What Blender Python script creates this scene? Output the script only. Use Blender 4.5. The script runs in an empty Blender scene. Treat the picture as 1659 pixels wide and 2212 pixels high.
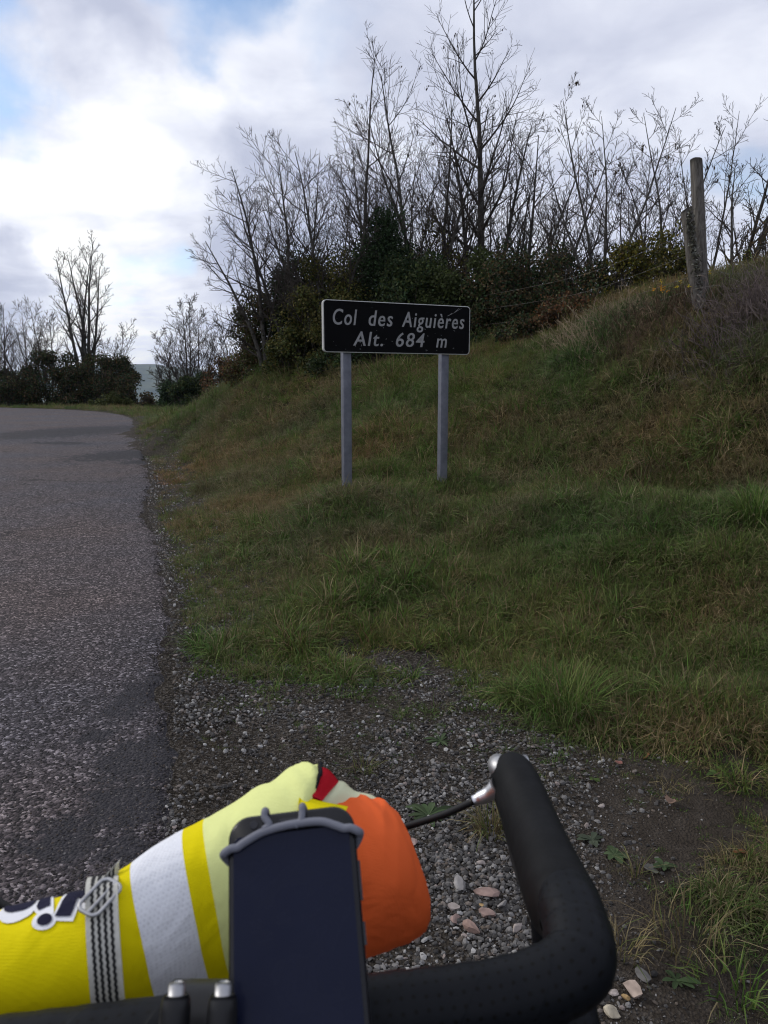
import bpy, bmesh, math
import numpy as np
from mathutils import Vector, Matrix, Quaternion

SC = bpy.context.scene
COL = SC.collection
R = math.radians
rng = np.random.default_rng(684)

# ------------------------------------------------------------------ camera
EYE = Vector((0.0, 0.0, 1.3))
PITCH = R(9.4)
cam = bpy.data.cameras.new('camera')
cam.sensor_fit = 'VERTICAL'; cam.sensor_height = 36.0; cam.sensor_width = 27.0
cam.lens = 27.0
cam.clip_start = 0.05; cam.clip_end = 30000
cam.dof.use_dof = True; cam.dof.focus_distance = 6.5; cam.dof.aperture_fstop = 20.0
co = bpy.data.objects.new('camera', cam); COL.objects.link(co)
co.location = EYE; co.rotation_euler = (R(90) - PITCH, 0, 0)
SC.camera = co

# ------------------------------------------------------------------ sun, sky, exposure
SUN_AZ, SUN_EL = R(-70), R(33)          # azimuth from +Y towards +X
SUN_DIR = Vector((math.sin(SUN_AZ) * math.cos(SUN_EL), math.cos(SUN_AZ) * math.cos(SUN_EL), math.sin(SUN_EL)))
sl = bpy.data.lights.new('sun', 'SUN'); sl.energy = 1.5; sl.angle = R(10); sl.color = (1.0, 0.95, 0.88)
so = bpy.data.objects.new('sun', sl); COL.objects.link(so)
so.location = (-30, 30, 40); so.rotation_euler = SUN_DIR.to_track_quat('Z', 'Y').to_euler()
SC.view_settings.view_transform = 'Standard'; SC.view_settings.look = 'None'
SC.view_settings.exposure = 0.0; SC.view_settings.gamma = 1.0
SC.view_settings.use_curve_mapping = False
SC.render.engine = 'CYCLES'
SC.cycles.max_bounces = 6; SC.cycles.diffuse_bounces = 3; SC.cycles.glossy_bounces = 3
SC.cycles.transparent_max_bounces = 8; SC.cycles.filter_width = 1.1

F, CX, CY = 1659.0, 829.5, 1106.0        # the lens measured on the photograph
SP, CP = math.sin(PITCH), math.cos(PITCH)
def ray(px, py):
    """direction of a sight line, scaled so that its length along the optical axis is 1"""
    a, b = (px - CX) / F, (CY - py) / F
    return Vector((a, CP + SP * b, -SP + CP * b))
def at(px, py, z):
    return EYE + ray(px, py) * z

def build_world():
    w = bpy.data.worlds.new('World'); SC.world = w; w.use_nodes = True
    nt = w.node_tree; N = nt.nodes; L = nt.links
    bg = N['Background']; bg.inputs[1].default_value = 0.1
    sky = N.new('ShaderNodeTexSky'); sky.sky_type = 'NISHITA'; sky.sun_disc = False
    sky.sun_elevation = SUN_EL; sky.sun_rotation = SUN_AZ; sky.altitude = 684; sky.dust_density = 0.6
    tc = N.new('ShaderNodeTexCoord')
    nrm = N.new('ShaderNodeVectorMath'); nrm.operation = 'NORMALIZE'; L.new(tc.outputs['Generated'], nrm.inputs[0])
    wn = N.new('ShaderNodeTexNoise'); wn.inputs['Scale'].default_value = 4.5; wn.inputs['Detail'].default_value = 6; wn.inputs['Roughness'].default_value = 0.55
    L.new(nrm.outputs[0], wn.inputs['Vector'])
    wa = N.new('ShaderNodeVectorMath'); wa.operation = 'MULTIPLY_ADD'; L.new(wn.outputs['Color'], wa.inputs[0]); wa.inputs[1].default_value = (0.34,) * 3; wa.inputs[2].default_value = (-0.17,) * 3
    wb = N.new('ShaderNodeVectorMath'); wb.operation = 'ADD'; L.new(nrm.outputs[0], wb.inputs[0]); L.new(wa.outputs[0], wb.inputs[1])
    wc = N.new('ShaderNodeVectorMath'); wc.operation = 'NORMALIZE'; L.new(wb.outputs[0], wc.inputs[0])
    D = nrm.outputs[0]; DW = wc.outputs[0]
    sep = N.new('ShaderNodeSeparateXYZ'); L.new(D, sep.inputs[0])
    def M(op, a, b=None, c=None, clamp=False):
        n = N.new('ShaderNodeMath'); n.operation = op; n.use_clamp = clamp
        for i, v in enumerate((a, b, c)):
            if v is None: continue
            if isinstance(v, (int, float)): n.inputs[i].default_value = v
            else: L.new(v, n.inputs[i])
        return n.outputs[0]
    zz = M('ADD', M('MAXIMUM', sep.outputs[2], 0.0), 0.22)
    cmb = N.new('ShaderNodeCombineXYZ')
    L.new(M('DIVIDE', sep.outputs[0], zz), cmb.inputs[0]); L.new(M('DIVIDE', sep.outputs[1], zz), cmb.inputs[1])
    def noise(scale, detail, rough, dist, off):
        mp = N.new('ShaderNodeMapping'); L.new(cmb.outputs[0], mp.inputs[0]); mp.inputs['Location'].default_value = off
        n = N.new('ShaderNodeTexNoise'); L.new(mp.outputs[0], n.inputs['Vector'])
        n.inputs['Scale'].default_value = scale; n.inputs['Detail'].default_value = detail
        n.inputs['Roughness'].default_value = rough; n.inputs['Distortion'].default_value = dist
        return n.outputs[0]
    n1 = noise(1.5, 7, 0.52, 0.25, (3.1, 1.7, 0))
    n2 = noise(2.9, 7, 0.52, 0.3, (8.3, 4.4, 2))
    def blob(px, py, rad, amp):
        d = ray(px, py).normalized()
        dt = N.new('ShaderNodeVectorMath'); dt.operation = 'DOT_PRODUCT'; L.new(DW, dt.inputs[0]); dt.inputs[1].default_value = d
        mr = N.new('ShaderNodeMapRange'); mr.interpolation_type = 'SMOOTHSTEP'
        mr.inputs['From Min'].default_value = math.cos(R(rad)); mr.inputs['From Max'].default_value = 1.0
        mr.inputs['To Min'].default_value = 0; mr.inputs['To Max'].default_value = amp
        L.new(dt.outputs['Value'], mr.inputs['Value'])
        return mr.outputs[0]
    # cover: clouds nearly everywhere, a few blue holes
    cov = M('ADD', M('MULTIPLY', M('SUBTRACT', n1, 0.5), 2.2), 0.95)
    for b in ((415, 30, 6.0, -0.74), (40, 215, 7.0, -0.66), (255, 545, 5.0, -0.95), (-260, -60, 12, -0.5), (1530, 290, 9, -0.36), (760, 140, 8, -0.22),
              (250, 350, 14, 0.6), (1050, 200, 14, 0.2), (60, 640, 8, 0.4)):
        cov = M('ADD', cov, blob(*b))
    cr = N.new('ShaderNodeMapRange'); cr.interpolation_type = 'SMOOTHSTEP'
    cr.inputs['From Min'].default_value = 0.15; cr.inputs['From Max'].default_value = 0.8; L.new(cov, cr.inputs['Value'])
    # brightness of the cloud
    br = M('ADD', M('MULTIPLY', M('SUBTRACT', n2, 0.5), 1.9), 0.31)
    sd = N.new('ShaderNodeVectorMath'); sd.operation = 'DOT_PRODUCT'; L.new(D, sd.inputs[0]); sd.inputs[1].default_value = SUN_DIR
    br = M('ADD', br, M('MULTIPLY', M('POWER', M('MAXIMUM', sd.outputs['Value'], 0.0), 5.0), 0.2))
    for b in ((270, 390, 9, 0.52), (60, 640, 8, 0.22), (520, 110, 8, 0.26), (380, 500, 7, -0.22), (30, 640, 4.5, -0.6), (620, 480, 9, -0.25), (450, 560, 7, -0.2), (280, 700, 8, 0.2), (120, 290, 7, 0.2),
              (60, 20, 10, -0.26), (200, 40, 8, -0.1), (1350, 150, 20, 0.02)):
        br = M('ADD', br, blob(*b))
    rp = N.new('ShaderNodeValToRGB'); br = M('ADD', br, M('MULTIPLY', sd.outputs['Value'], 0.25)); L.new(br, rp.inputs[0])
    e = rp.color_ramp.elements
    e[0].position = 0.0; e[0].color = (5.5, 5.9, 7.4, 1)
    e[1].position = 1.0; e[1].color = (11.0, 11.0, 11.0, 1)
    x = e.new(0.38); x.color = (7.2, 7.55, 8.9, 1)
    x = e.new(0.72); x.color = (9.1, 9.4, 10.4, 1)
    gain = N.new('ShaderNodeVectorMath'); gain.operation = 'SCALE'; gain.inputs['Scale'].default_value = 1.0
    L.new(rp.outputs[0], gain.inputs[0])
    skg = N.new('ShaderNodeVectorMath'); skg.operation = 'SCALE'; skg.inputs['Scale'].default_value = 1.75
    L.new(sky.outputs[0], skg.inputs[0])
    mix = N.new('ShaderNodeMix'); mix.data_type = 'RGBA'
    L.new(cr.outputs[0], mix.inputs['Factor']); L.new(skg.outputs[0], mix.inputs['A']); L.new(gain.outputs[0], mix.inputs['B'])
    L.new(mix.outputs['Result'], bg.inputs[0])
build_world()

# ------------------------------------------------------------------ helpers
def tag(o, label=None, cat=None, group=None, kind=None):
    if label: o['label'] = label
    if cat: o['category'] = cat
    if group: o['group'] = group
    if kind: o['kind'] = kind
    return o
def empty(name, loc=(0, 0, 0)):
    o = bpy.data.objects.new(name, None); COL.objects.link(o); o.location = loc; o.empty_display_size = 0.1
    return o
def link(name, me, m=None, parent=None):
    if m is not None and not me.materials: me.materials.append(m)
    o = bpy.data.objects.new(name, me); COL.objects.link(o)
    if parent is not None: o.parent = parent
    return o
def np_mesh(name, v, faces, tint=None, smooth=False):
    """faces: an (n,3) or (n,4) array, or a list of such arrays"""
    if not isinstance(faces, (list, tuple)): faces = [faces]
    v = np.asarray(v, dtype=np.float32)
    me = bpy.data.meshes.new(name)
    me.vertices.add(len(v)); me.vertices.foreach_set('co', v.ravel())
    nl = sum(f.size for f in faces); nf = sum(len(f) for f in faces)
    me.loops.add(nl); me.polygons.add(nf)
    me.loops.foreach_set('vertex_index', np.concatenate([np.asarray(f, dtype=np.int32).ravel() for f in faces]))
    tot = np.concatenate([np.full(len(f), f.shape[1], dtype=np.int32) for f in faces])
    st = np.concatenate([[0], np.cumsum(tot)[:-1]]).astype(np.int32)
    me.polygons.foreach_set('loop_start', st); me.polygons.foreach_set('loop_total', tot)
    me.polygons.foreach_set('use_smooth', np.full(nf, smooth))
    me.update(calc_edges=True)
    if tint is not None:
        t = np.ones((len(v), 4), dtype=np.float32); t[:, :3] = tint
        a = me.attributes.new('tint', 'FLOAT_COLOR', 'POINT'); a.data.foreach_set('color', t.ravel())
    return me
def grid_faces(nu, nv, close_u=False, close_v=False):
    iu = np.arange(nu if close_u else nu - 1); iv = np.arange(nv if close_v else nv - 1)
    a, b = np.meshgrid(iu, iv, indexing='ij'); a = a.ravel(); b = b.ravel()
    a2 = (a + 1) % nu; b2 = (b + 1) % nv
    return np.stack([a * nv + b, a2 * nv + b, a2 * nv + b2, a * nv + b2], 1)
def uv_from(me, uv):
    lay = me.uv_layers.new(name='UVMap')
    li = np.zeros(len(me.loops), dtype=np.int32); me.loops.foreach_get('vertex_index', li)
    lay.data.foreach_set('uv', np.asarray(uv, dtype=np.float32)[li].ravel())
def join_parts(parts):
    """parts: [(verts, faces)] with quads or triangles -> verts, [quads, tris]"""
    V, Q, T, n = [], [], [], 0
    for v, f in parts:
        V.append(np.asarray(v, float)); f = np.asarray(f)
        (Q if f.shape[1] == 4 else T).append(f + n); n += len(v)
    out = []
    if Q: out.append(np.concatenate(Q))
    if T: out.append(np.concatenate(T))
    return np.concatenate(V), out
def tube(pts, rad, sides=10, caps=True, squash=None):
    """one tube along a polyline; rad a number or one per point"""
    P = np.asarray([tuple(p) for p in pts], float); k = len(P)
    r = np.full(k, rad, float) if np.isscalar(rad) else np.asarray(rad, float)
    t = np.gradient(P, axis=0); t /= np.linalg.norm(t, axis=1)[:, None] + 1e-12
    up = np.array([0, 0, 1.0]) if abs(t[0, 2]) < 0.9 else np.array([1.0, 0, 0])
    n = np.cross(t[0], up); n /= np.linalg.norm(n); NN = [n]
    for i in range(1, k):
        n = NN[-1] - t[i] * np.dot(NN[-1], t[i]); n /= np.linalg.norm(n) + 1e-12; NN.append(n)
    NN = np.array(NN); B = np.cross(t, NN)
    a = np.linspace(0, 2 * np.pi, sides, endpoint=False)
    V = P[:, None] + r[:, None, None] * (np.cos(a)[None, :, None] * NN[:, None] + np.sin(a)[None, :, None] * B[:, None])
    V = V.reshape(-1, 3); Fq = grid_faces(k, sides, close_v=True)
    if caps:
        V = np.concatenate([V, P[:1], P[-1:]]); c0, c1 = k * sides, k * sides + 1
        s = np.arange(sides); s2 = (s + 1) % sides
        # caps as degenerate-free quads: pair up sides
        q0 = np.stack([np.full(sides // 2, c0), s2[0::2][:sides // 2], s[0::2][:sides // 2], (s[0::2][:sides // 2] - 1) % sides], 1)
        b = (k - 1) * sides
        q1 = np.stack([np.full(sides // 2, c1), b + (s[0::2][:sides // 2] - 1) % sides, b + s[0::2][:sides // 2], b + s2[0::2][:sides // 2]], 1)
        Fq = np.concatenate([Fq, q0, q1])
    return V, Fq
def spline(pts, n=40):
    """Catmull-Rom through the points (any dimension)"""
    P = np.asarray([tuple(p) for p in pts], float)
    P = np.concatenate([2 * P[:1] - P[1:2], P, 2 * P[-1:] - P[-2:-1]])
    m = len(P) - 3; u = np.linspace(0, m - 1e-6, n); i = u.astype(int); f = (u - i)[:, None]
    a, b, c, d = P[i], P[i + 1], P[i + 2], P[i + 3]
    return 0.5 * (2 * b + (c - a) * f + (2 * a - 5 * b + 4 * c - d) * f ** 2 + (3 * b - a - 3 * c + d) * f ** 3)
def box(c, s, rot=None):
    v = np.array([(x, y, z) for x in (-1, 1) for y in (-1, 1) for z in (-1, 1)], float) * np.array(s) / 2
    if rot is not None: v = v @ np.array(rot.to_3x3()).T
    f = np.array([(0, 1, 3, 2), (4, 6, 7, 5), (0, 4, 5, 1), (2, 3, 7, 6), (0, 2, 6, 4), (1, 5, 7, 3)])
    return v + np.array(tuple(c)), f
def mesh_of(name, parts, smooth=True, tint=None):
    v, f = join_parts(parts)
    me = np_mesh(name, v, f, tint, smooth)
    return me
def auto(me, ang=40):
    bm = bmesh.new(); bm.from_mesh(me)
    bmesh.ops.recalc_face_normals(bm, faces=bm.faces)
    for e in bm.edges:
        if len(e.link_faces) == 2 and e.calc_face_angle(0) > R(ang): e.smooth = False
    bm.to_mesh(me); bm.free(); return me
def hash2(ix, iy, s):
    h = (ix * 374761393 + iy * 668265263 + s * 974634777) & 0xFFFFFFFF
    h = ((h ^ (h >> 13)) * 1274126177) & 0xFFFFFFFF
    return ((h ^ (h >> 16)) & 0xFFFF) / 65535.0
def vnoise(x, y, s=0):
    x = np.asarray(x, float); y = np.asarray(y, float)
    ix = np.floor(x).astype(np.int64); iy = np.floor(y).astype(np.int64); fx = x - ix; fy = y - iy
    fx = fx * fx * (3 - 2 * fx); fy = fy * fy * (3 - 2 * fy)
    a = hash2(ix, iy, s); b = hash2(ix + 1, iy, s); c = hash2(ix, iy + 1, s); d = hash2(ix + 1, iy + 1, s)
    return (a * (1 - fx) + b * fx) * (1 - fy) + (c * (1 - fx) + d * fx) * fy
def fbm(x, y, s=0, o=4):
    t = 0; a = 0.5; w = 0
    for i in range(o):
        t = t + a * vnoise(np.asarray(x) * 2 ** i, np.asarray(y) * 2 ** i, s + i); w += a; a *= 0.5
    return t / w
def sstep(a, b, x):
    t = np.clip((np.asarray(x, float) - a) / (b - a), 0, 1); return t * t * (3 - 2 * t)

# ------------------------------------------------------------------ materials
def new_mat(name):
    m = bpy.data.materials.new(name); m.use_nodes = True
    return m, m.node_tree.nodes, m.node_tree.links, m.node_tree.nodes['Principled BSDF']
def mat(name, c1, c2=None, scale=10.0, rough=0.8, metal=0.0, bump=0.0, bscale=None, spec=0.3, detail=5, coat=0.0, sheen=0.0):
    m, N, L, b = new_mat(name)
    b.inputs['Roughness'].default_value = rough; b.inputs['Metallic'].default_value = metal
    b.inputs['Specular IOR Level'].default_value = spec; b.inputs['Coat Weight'].default_value = coat
    b.inputs['Base Color'].default_value = (*c1, 1)
    if sheen: b.inputs['Sheen Weight'].default_value = sheen; b.inputs['Sheen Roughness'].default_value = 0.5
    if c2 is not None or bump:
        tc = N.new('ShaderNodeTexCoord')
        n = N.new('ShaderNodeTexNoise'); n.inputs['Scale'].default_value = scale; n.inputs['Detail'].default_value = detail
        n.inputs['Roughness'].default_value = 0.62; L.new(tc.outputs['Object'], n.inputs['Vector'])
    if c2 is not None:
        r = N.new('ShaderNodeValToRGB'); r.color_ramp.elements[0].color = (*c1, 1); r.color_ramp.elements[1].color = (*c2, 1)
        r.color_ramp.elements[0].position = 0.35; r.color_ramp.elements[1].position = 0.68
        L.new(n.outputs[0], r.inputs[0]); L.new(r.outputs[0], b.inputs['Base Color'])
    if bump:
        n2 = N.new('ShaderNodeTexNoise'); n2.inputs['Scale'].default_value = bscale or scale * 3; n2.inputs['Detail'].default_value = 4
        L.new(tc.outputs['Object'], n2.inputs['Vector'])
        bp = N.new('ShaderNodeBump'); bp.inputs['Strength'].default_value = 1.0; bp.inputs['Distance'].default_value = bump
        L.new(n2.outputs[0], bp.inputs['Height']); L.new(bp.outputs[0], b.inputs['Normal'])
    return m
def tint_mat(name, rough=0.75, trans=0.25, spec=0.3, inst=None, noise=0.0):
    """colour from the mesh's own 'tint' attribute, times an instance colour if there is one; leaves let some light through"""
    m, N, L, b = new_mat(name)
    a = N.new('ShaderNodeAttribute'); a.attribute_name = 'tint'
    colr = a.outputs['Color']
    if inst:
        g = N.new('ShaderNodeAttribute'); g.attribute_type = 'INSTANCER'; g.attribute_name = inst
        mx = N.new('ShaderNodeMix'); mx.data_type = 'RGBA'; mx.blend_type = 'MULTIPLY'; mx.inputs['Factor'].default_value = 1.0
        L.new(colr, mx.inputs['A']); L.new(g.outputs['Color'], mx.inputs['B']); colr = mx.outputs['Result']
    if noise:
        tc = N.new('ShaderNodeTexCoord'); n = N.new('ShaderNodeTexNoise'); n.inputs['Scale'].default_value = noise; n.inputs['Detail'].default_value = 4
        L.new(tc.outputs['Object'], n.inputs['Vector'])
        mr = N.new('ShaderNodeMapRange'); mr.inputs['From Min'].default_value = 0.3; mr.inputs['From Max'].default_value = 0.7
        mr.inputs['To Min'].default_value = 0.6; mr.inputs['To Max'].default_value = 1.25; L.new(n.outputs[0], mr.inputs['Value'])
        sc = N.new('ShaderNodeVectorMath'); sc.operation = 'SCALE'; L.new(colr, sc.inputs[0]); L.new(mr.outputs[0], sc.inputs['Scale']); colr = sc.outputs[0]
    L.new(colr, b.inputs['Base Color'])
    b.inputs['Roughness'].default_value = rough; b.inputs['Specular IOR Level'].default_value = spec
    if trans:
        t = N.new('ShaderNodeBsdfTranslucent'); L.new(colr, t.inputs['Color'])
        ms = N.new('ShaderNodeMixShader'); ms.inputs[0].default_value = trans
        L.new(b.outputs[0], ms.inputs[1]); L.new(t.outputs[0], ms.inputs[2]); L.new(ms.outputs[0], N['Material Output'].inputs['Surface'])
    return m

MAT = {}
MAT['bark'] = mat('bark', (0.035, 0.031, 0.027), (0.10, 0.095, 0.085), 9, 0.95, bump=0.01, bscale=30, spec=0.08)
MAT['twig'] = mat('twig', (0.038, 0.032, 0.028), (0.085, 0.075, 0.066), 3, 0.95, spec=0.05)
MAT['leaf'] = tint_mat('leaf', 0.7, 0.25, 0.12)
MAT['dry_stem'] = tint_mat('dry_stem', 0.9, 0.0, 0.06)
MAT['blade'] = tint_mat('blade', 0.6, 0.28, 0.12, inst='gcol')
MAT['pebble'] = tint_mat('pebble', 0.9, 0.0, 0.12, inst='gcol', noise=120.0)
MAT['stone'] = tint_mat('stone', 0.9, 0.0, 0.25, noise=25.0)
MAT['galv'] = mat('galvanised_post', (0.135, 0.142, 0.17), (0.19, 0.198, 0.23), 14, 0.42, metal=0.55, bump=0.0006, bscale=60)
MAT['post_wood'] = None

# ------------------------------------------------------------------ the lie of the land
EDGE = np.array([(-0.2, -6), (-0.35, -3), (-0.45, 0), (-0.64, 2), (-1.07, 3.7), (-1.84, 6.1), (-2.50, 8), (-3.18, 10.4), (-4.62, 14.7), (-7.0, 21.5), (-9.6, 29.5),
                 (-12.3, 35.2), (-15.5, 39.6), (-19.5, 43), (-25, 46), (-33, 48.5), (-45, 50.5), (-60, 51)], float)
EDGE_S = spline(EDGE, 320)
def edge_x(y):
    return np.interp(y, EDGE_S[:, 1], EDGE_S[:, 0])
def road_dist(x, y):
    """signed distance to the right-hand road edge, positive away from the road (to its right)"""
    x = np.asarray(x, float); y = np.asarray(y, float); sh = x.shape; x = x.ravel(); y = y.ravel()
    out = np.empty(len(x)); A = EDGE_S[:-1]; T = EDGE_S[1:] - A; ll = (T ** 2).sum(1)
    for i in range(0, len(x), 8192):
        px = x[i:i + 8192, None] - A[None, :, 0]; py = y[i:i + 8192, None] - A[None, :, 1]
        t = np.clip((px * T[:, 0] + py * T[:, 1]) / ll, 0, 1)
        dx = px - t * T[:, 0]; dy = py - t * T[:, 1]; d2 = dx * dx + dy * dy
        k = d2.argmin(1); j = np.arange(len(k))
        sgn = np.sign(T[k, 1] * dx[j, k] - T[k, 0] * dy[j, k])
        out[i:i + 8192] = np.sqrt(d2[j, k]) * np.where(sgn == 0, 1, sgn)
    return out.reshape(sh)
CTRL = []
for px, py, t in ((750, 1052, 6.25), (953, 1064, 6.6), (850, 1062, 6.3), (850, 1010, 7.6), (850, 900, 9.2), (850, 793, 11.6), (700, 796, 13.0), (1000, 782, 10.9),
                  (1100, 1050, 6.5), (1100, 900, 8.0), (1170, 745, 9.6), (1300, 1050, 6.2), (1300, 900, 7.3), (1300, 780, 8.0), (1300, 694, 8.8), (1235, 722, 9.2),
                  (1500, 1050, 5.9), (1500, 850, 6.8), (1500, 662, 7.9), (1400, 672, 8.3), (1659, 1050, 5.5), (1659, 850, 6.2), (1659, 700, 6.8), (1659, 612, 7.4),
                  (1300, 1250, 4.25), (1300, 1400, 3.72), (1659, 1250, 3.8), (1659, 1450, 3.25), (850, 1250, 4.85), (850, 1150, 5.5), (1000, 1150, 5.6),
                  (1300, 1150, 4.8), (1659, 1150, 4.2), (1130, 1064, 5.65), (1300, 1064, 5.3), (1500, 1064, 4.95), (1659, 1064, 4.6), (600, 1150, 6.25), (550, 1250, 5.1), (550, 1050, 8.2), (450, 1050, 8.9), (450, 1000, 11.0),
                  (560, 950, 11.5), (560, 880, 13.0), (560, 803, 14.6), (620, 800, 13.8), (490, 832, 17.5), (560, 845, 13.8), (400, 960, 15.0), (400, 920, 19.0), (430, 875, 22.0), (470, 842, 20.0),
                  (330, 918, 24.2), (400, 897, 27.0)):
    q = at(px, py, t); CTRL.append((q.x, q.y, q.z - (0.085 if q.z > 0.12 else 0.03)))          # the turf itself stands some 8 cm above the soil
CTRL += [(-2.5, 17.5, 1.55), (-4.5, 24, 1.0), (3, 12.5, 2.45), (6, 10, 2.8), (5, 14, 2.6), (8, 20, 2.6), (0, 14, 1.65), (0, 18, 1.7), (0, 25, 1.5), (-4, 30, 0.25), (-8, 32, 0.0),
         (-8, 36, 0), (-10, 41, 0), (-5, 38, 0.2), (2, 35, 0.8), (10, 40, 1.2), (12, 8, 3.3), (15, 20, 3.0), (6, 6, 2.25), (9, 4, 2.2), (6, 3, 1.2), (4, 1.5, 0.5), (3, 3, 0.42),
         (2, 2, 0.07), (1.4, 2.6, 0.05), (2, 0, 0), (5, 0, 0.5), (10, 0, 1.8), (0, 1, 0), (0, 2, 0), (0.5, 2.6, 0.02), (0, 3, 0.01), (0.7, 1, 0), (0, -3, 0), (4, -5, 0.3), (10, -8, 1.5),
         (-25, 56, -0.3), (-10, 55, -0.4), (5, 60, 0), (25, 60, 0), (35, 30, 2.6), (30, 5, 3.5), (-15, 48, 0), (-30, 54, 0), (-55, 56, -0.3), (-45, 30, -0.3), (-40, 0, -0.5), (-30, -20, -0.5),
         (-20, 10, -0.1), (-14, 20, -0.1), (20, -20, 2), (0, -20, 0)]
for i in range(0, 320, 9):
    p = EDGE_S[i]; q = EDGE_S[min(i + 1, 319)] - p if i < 319 else p - EDGE_S[i - 1]
    n = np.array([-q[1], q[0]]); n /= np.linalg.norm(n)
    for d in (0.0, 2.5, 5.2): CTRL.append((p[0] + n[0] * d, p[1] + n[1] * d, 0.0))
CT = np.array(CTRL)
def _U(r2): return 0.5 * r2 * np.log(r2 + 1e-9)
def tps_fit(P, z, lam=0.002):
    n = len(P); d2 = ((P[:, None] - P[None]) ** 2).sum(2)
    K = _U(d2) + lam * np.eye(n) * d2.mean() ** 0.5
    Q = np.concatenate([np.ones((n, 1)), P], 1)
    A = np.block([[K, Q], [Q.T, np.zeros((3, 3))]])
    return np.linalg.solve(A, np.concatenate([z, np.zeros(3)]))
_keep = []
for i, c in enumerate(CT):
    if all((c[0] - CT[j, 0]) ** 2 + (c[1] - CT[j, 1]) ** 2 > 0.02 for j in _keep): _keep.append(i)
CT = CT[_keep]; TW = tps_fit(CT[:, :2], CT[:, 2])
def far_h(x, y):
    r = np.hypot(x, y)
    return -0.4 - 150 * sstep(70, 1100, r) + 30 * (fbm(np.asarray(x) / 900, np.asarray(y) / 900, 5) - 0.5) * sstep(200, 1500, r)
def height(x, y):
    x = np.asarray(x, float); y = np.asarray(y, float); sh = x.shape; xf = x.ravel(); yf = y.ravel()
    out = np.empty(len(xf))
    for i in range(0, len(xf), 16384):
        a = np.clip(xf[i:i + 16384], -70, 45); b = np.clip(yf[i:i + 16384], -30, 70)
        d2 = (a[:, None] - CT[None, :, 0]) ** 2 + (b[:, None] - CT[None, :, 1]) ** 2
        out[i:i + 16384] = _U(d2) @ TW[:-3] + TW[-3] + TW[-2] * a + TW[-1] * b
    rd = road_dist(xf, yf)
    g = sstep(0.0, 0.7, np.where(rd > 0, rd, -rd - 5.2))
    out = out * np.where(rd > 0, sstep(-0.3, 0.5, rd), g)
    bumpy = (fbm(xf * 2.2, yf * 2.2, 11) - 0.5) * 0.20 * sstep(0.7, 2.2, rd) + (fbm(xf * 7, yf * 7, 12, 3) - 0.5) * 0.035 * g
    out = out + bumpy
    r = np.hypot(xf, yf - 10); k = sstep(52, 85, r)
    return (out * (1 - k) + far_h(xf, yf) * k).reshape(sh)
def hz(x, y): return float(height(np.array([x]), np.array([y]))[0])
def ground_at(px, py):
    """where a sight line meets the ground"""
    d = ray(px, py); t = np.concatenate([np.linspace(1.0, 14, 1000), np.linspace(14, 60, 800)])
    z = EYE.z + d.z * t - height(d.x * t, d.y * t)
    k = np.argmax(z < 0) if (z < 0).any() else len(t) - 1
    return EYE + d * float(t[k])

BARE = [(425, 1150), (425, 1235), (470, 1310), (530, 1400), (560, 1440), (640, 1400), (760, 1345), (900, 1310), (1000, 1290), (1070, 1330), (1080, 1420), (1120, 1500), (1150, 1580), (1330, 1615),
        (1500, 1650), (1620, 1740), (1690, 1880), (1720, 2000), (1800, 2220)]
BW = np.array([tuple(ground_at(*p))[:2] for p in BARE])
_poly = np.concatenate([[(-3.0, BW[0, 1])], BW, [(1.2, 0.6), (1.0, -4), (-3, -4)]])
def poly_dist(x, y, P):
    x = np.asarray(x, float).ravel(); y = np.asarray(y, float).ravel(); A = P; B = np.roll(P, -1, 0); T = B - A; ll = (T ** 2).sum(1)
    out = np.empty(len(x))
    for i in range(0, len(x), 16384):
        X = x[i:i + 16384, None]; Y = y[i:i + 16384, None]
        px = X - A[:, 0]; py = Y - A[:, 1]; t = np.clip((px * T[:, 0] + py * T[:, 1]) / ll, 0, 1)
        d = np.sqrt(((px - t * T[:, 0]) ** 2 + (py - t * T[:, 1]) ** 2).min(1))
        c = ((A[:, 1] > Y) != (B[:, 1] > Y)) & (X < T[:, 0] * (Y - A[:, 1]) / np.where(T[:, 1] == 0, 1e-9, T[:, 1]) + A[:, 0])
        out[i:i + 16384] = np.where(c.sum(1) % 2 == 1, -d, d)
    return out
def masks(x, y):
    """grass cover 0-1, and how much of the bare part is gravel rather than soil"""
    sh = np.shape(x); xf = np.ravel(x).astype(float); yf = np.ravel(y).astype(float)
    rd = road_dist(xf, yf); bd = poly_dist(xf, yf, _poly)
    wob = (fbm(xf * 2.4, yf * 2.4, 21) - 0.5) * 1.1 + (fbm(xf * 8, yf * 8, 22, 3) - 0.5) * 0.6
    g = sstep(-0.34, 0.36, bd + wob * 0.8) * np.where(rd > 0, sstep(0.36, 0.82, rd + wob * 0.5), sstep(5.3, 5.8, -rd))
    creep = sstep(0.38, 0.60, fbm(xf * 4.5, yf * 4.5, 27, 3) + 0.16 * sstep(-0.8, 0.0, bd)) * sstep(2.2, 3.7, yf + 0.3 * xf) * (rd > 0.1)
    g = np.maximum(g, 0.6 * creep)
    track = sstep(1.1, 0.5, np.abs(yf - 32.0 - 0.12 * (xf + 9)) + wob) * (xf > -10.2) * sstep(2, -2, xf)
    g = g * (1 - 0.92 * track)
    soil = sstep(0.35, 0.95, xf - 0.25 * (yf - 2) + (fbm(xf * 3, yf * 3, 31) - 0.5) * 0.5) * sstep(3.8, 3.0, yf)
    return g.reshape(sh), (1 - soil).reshape(sh), rd.reshape(sh)

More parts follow.
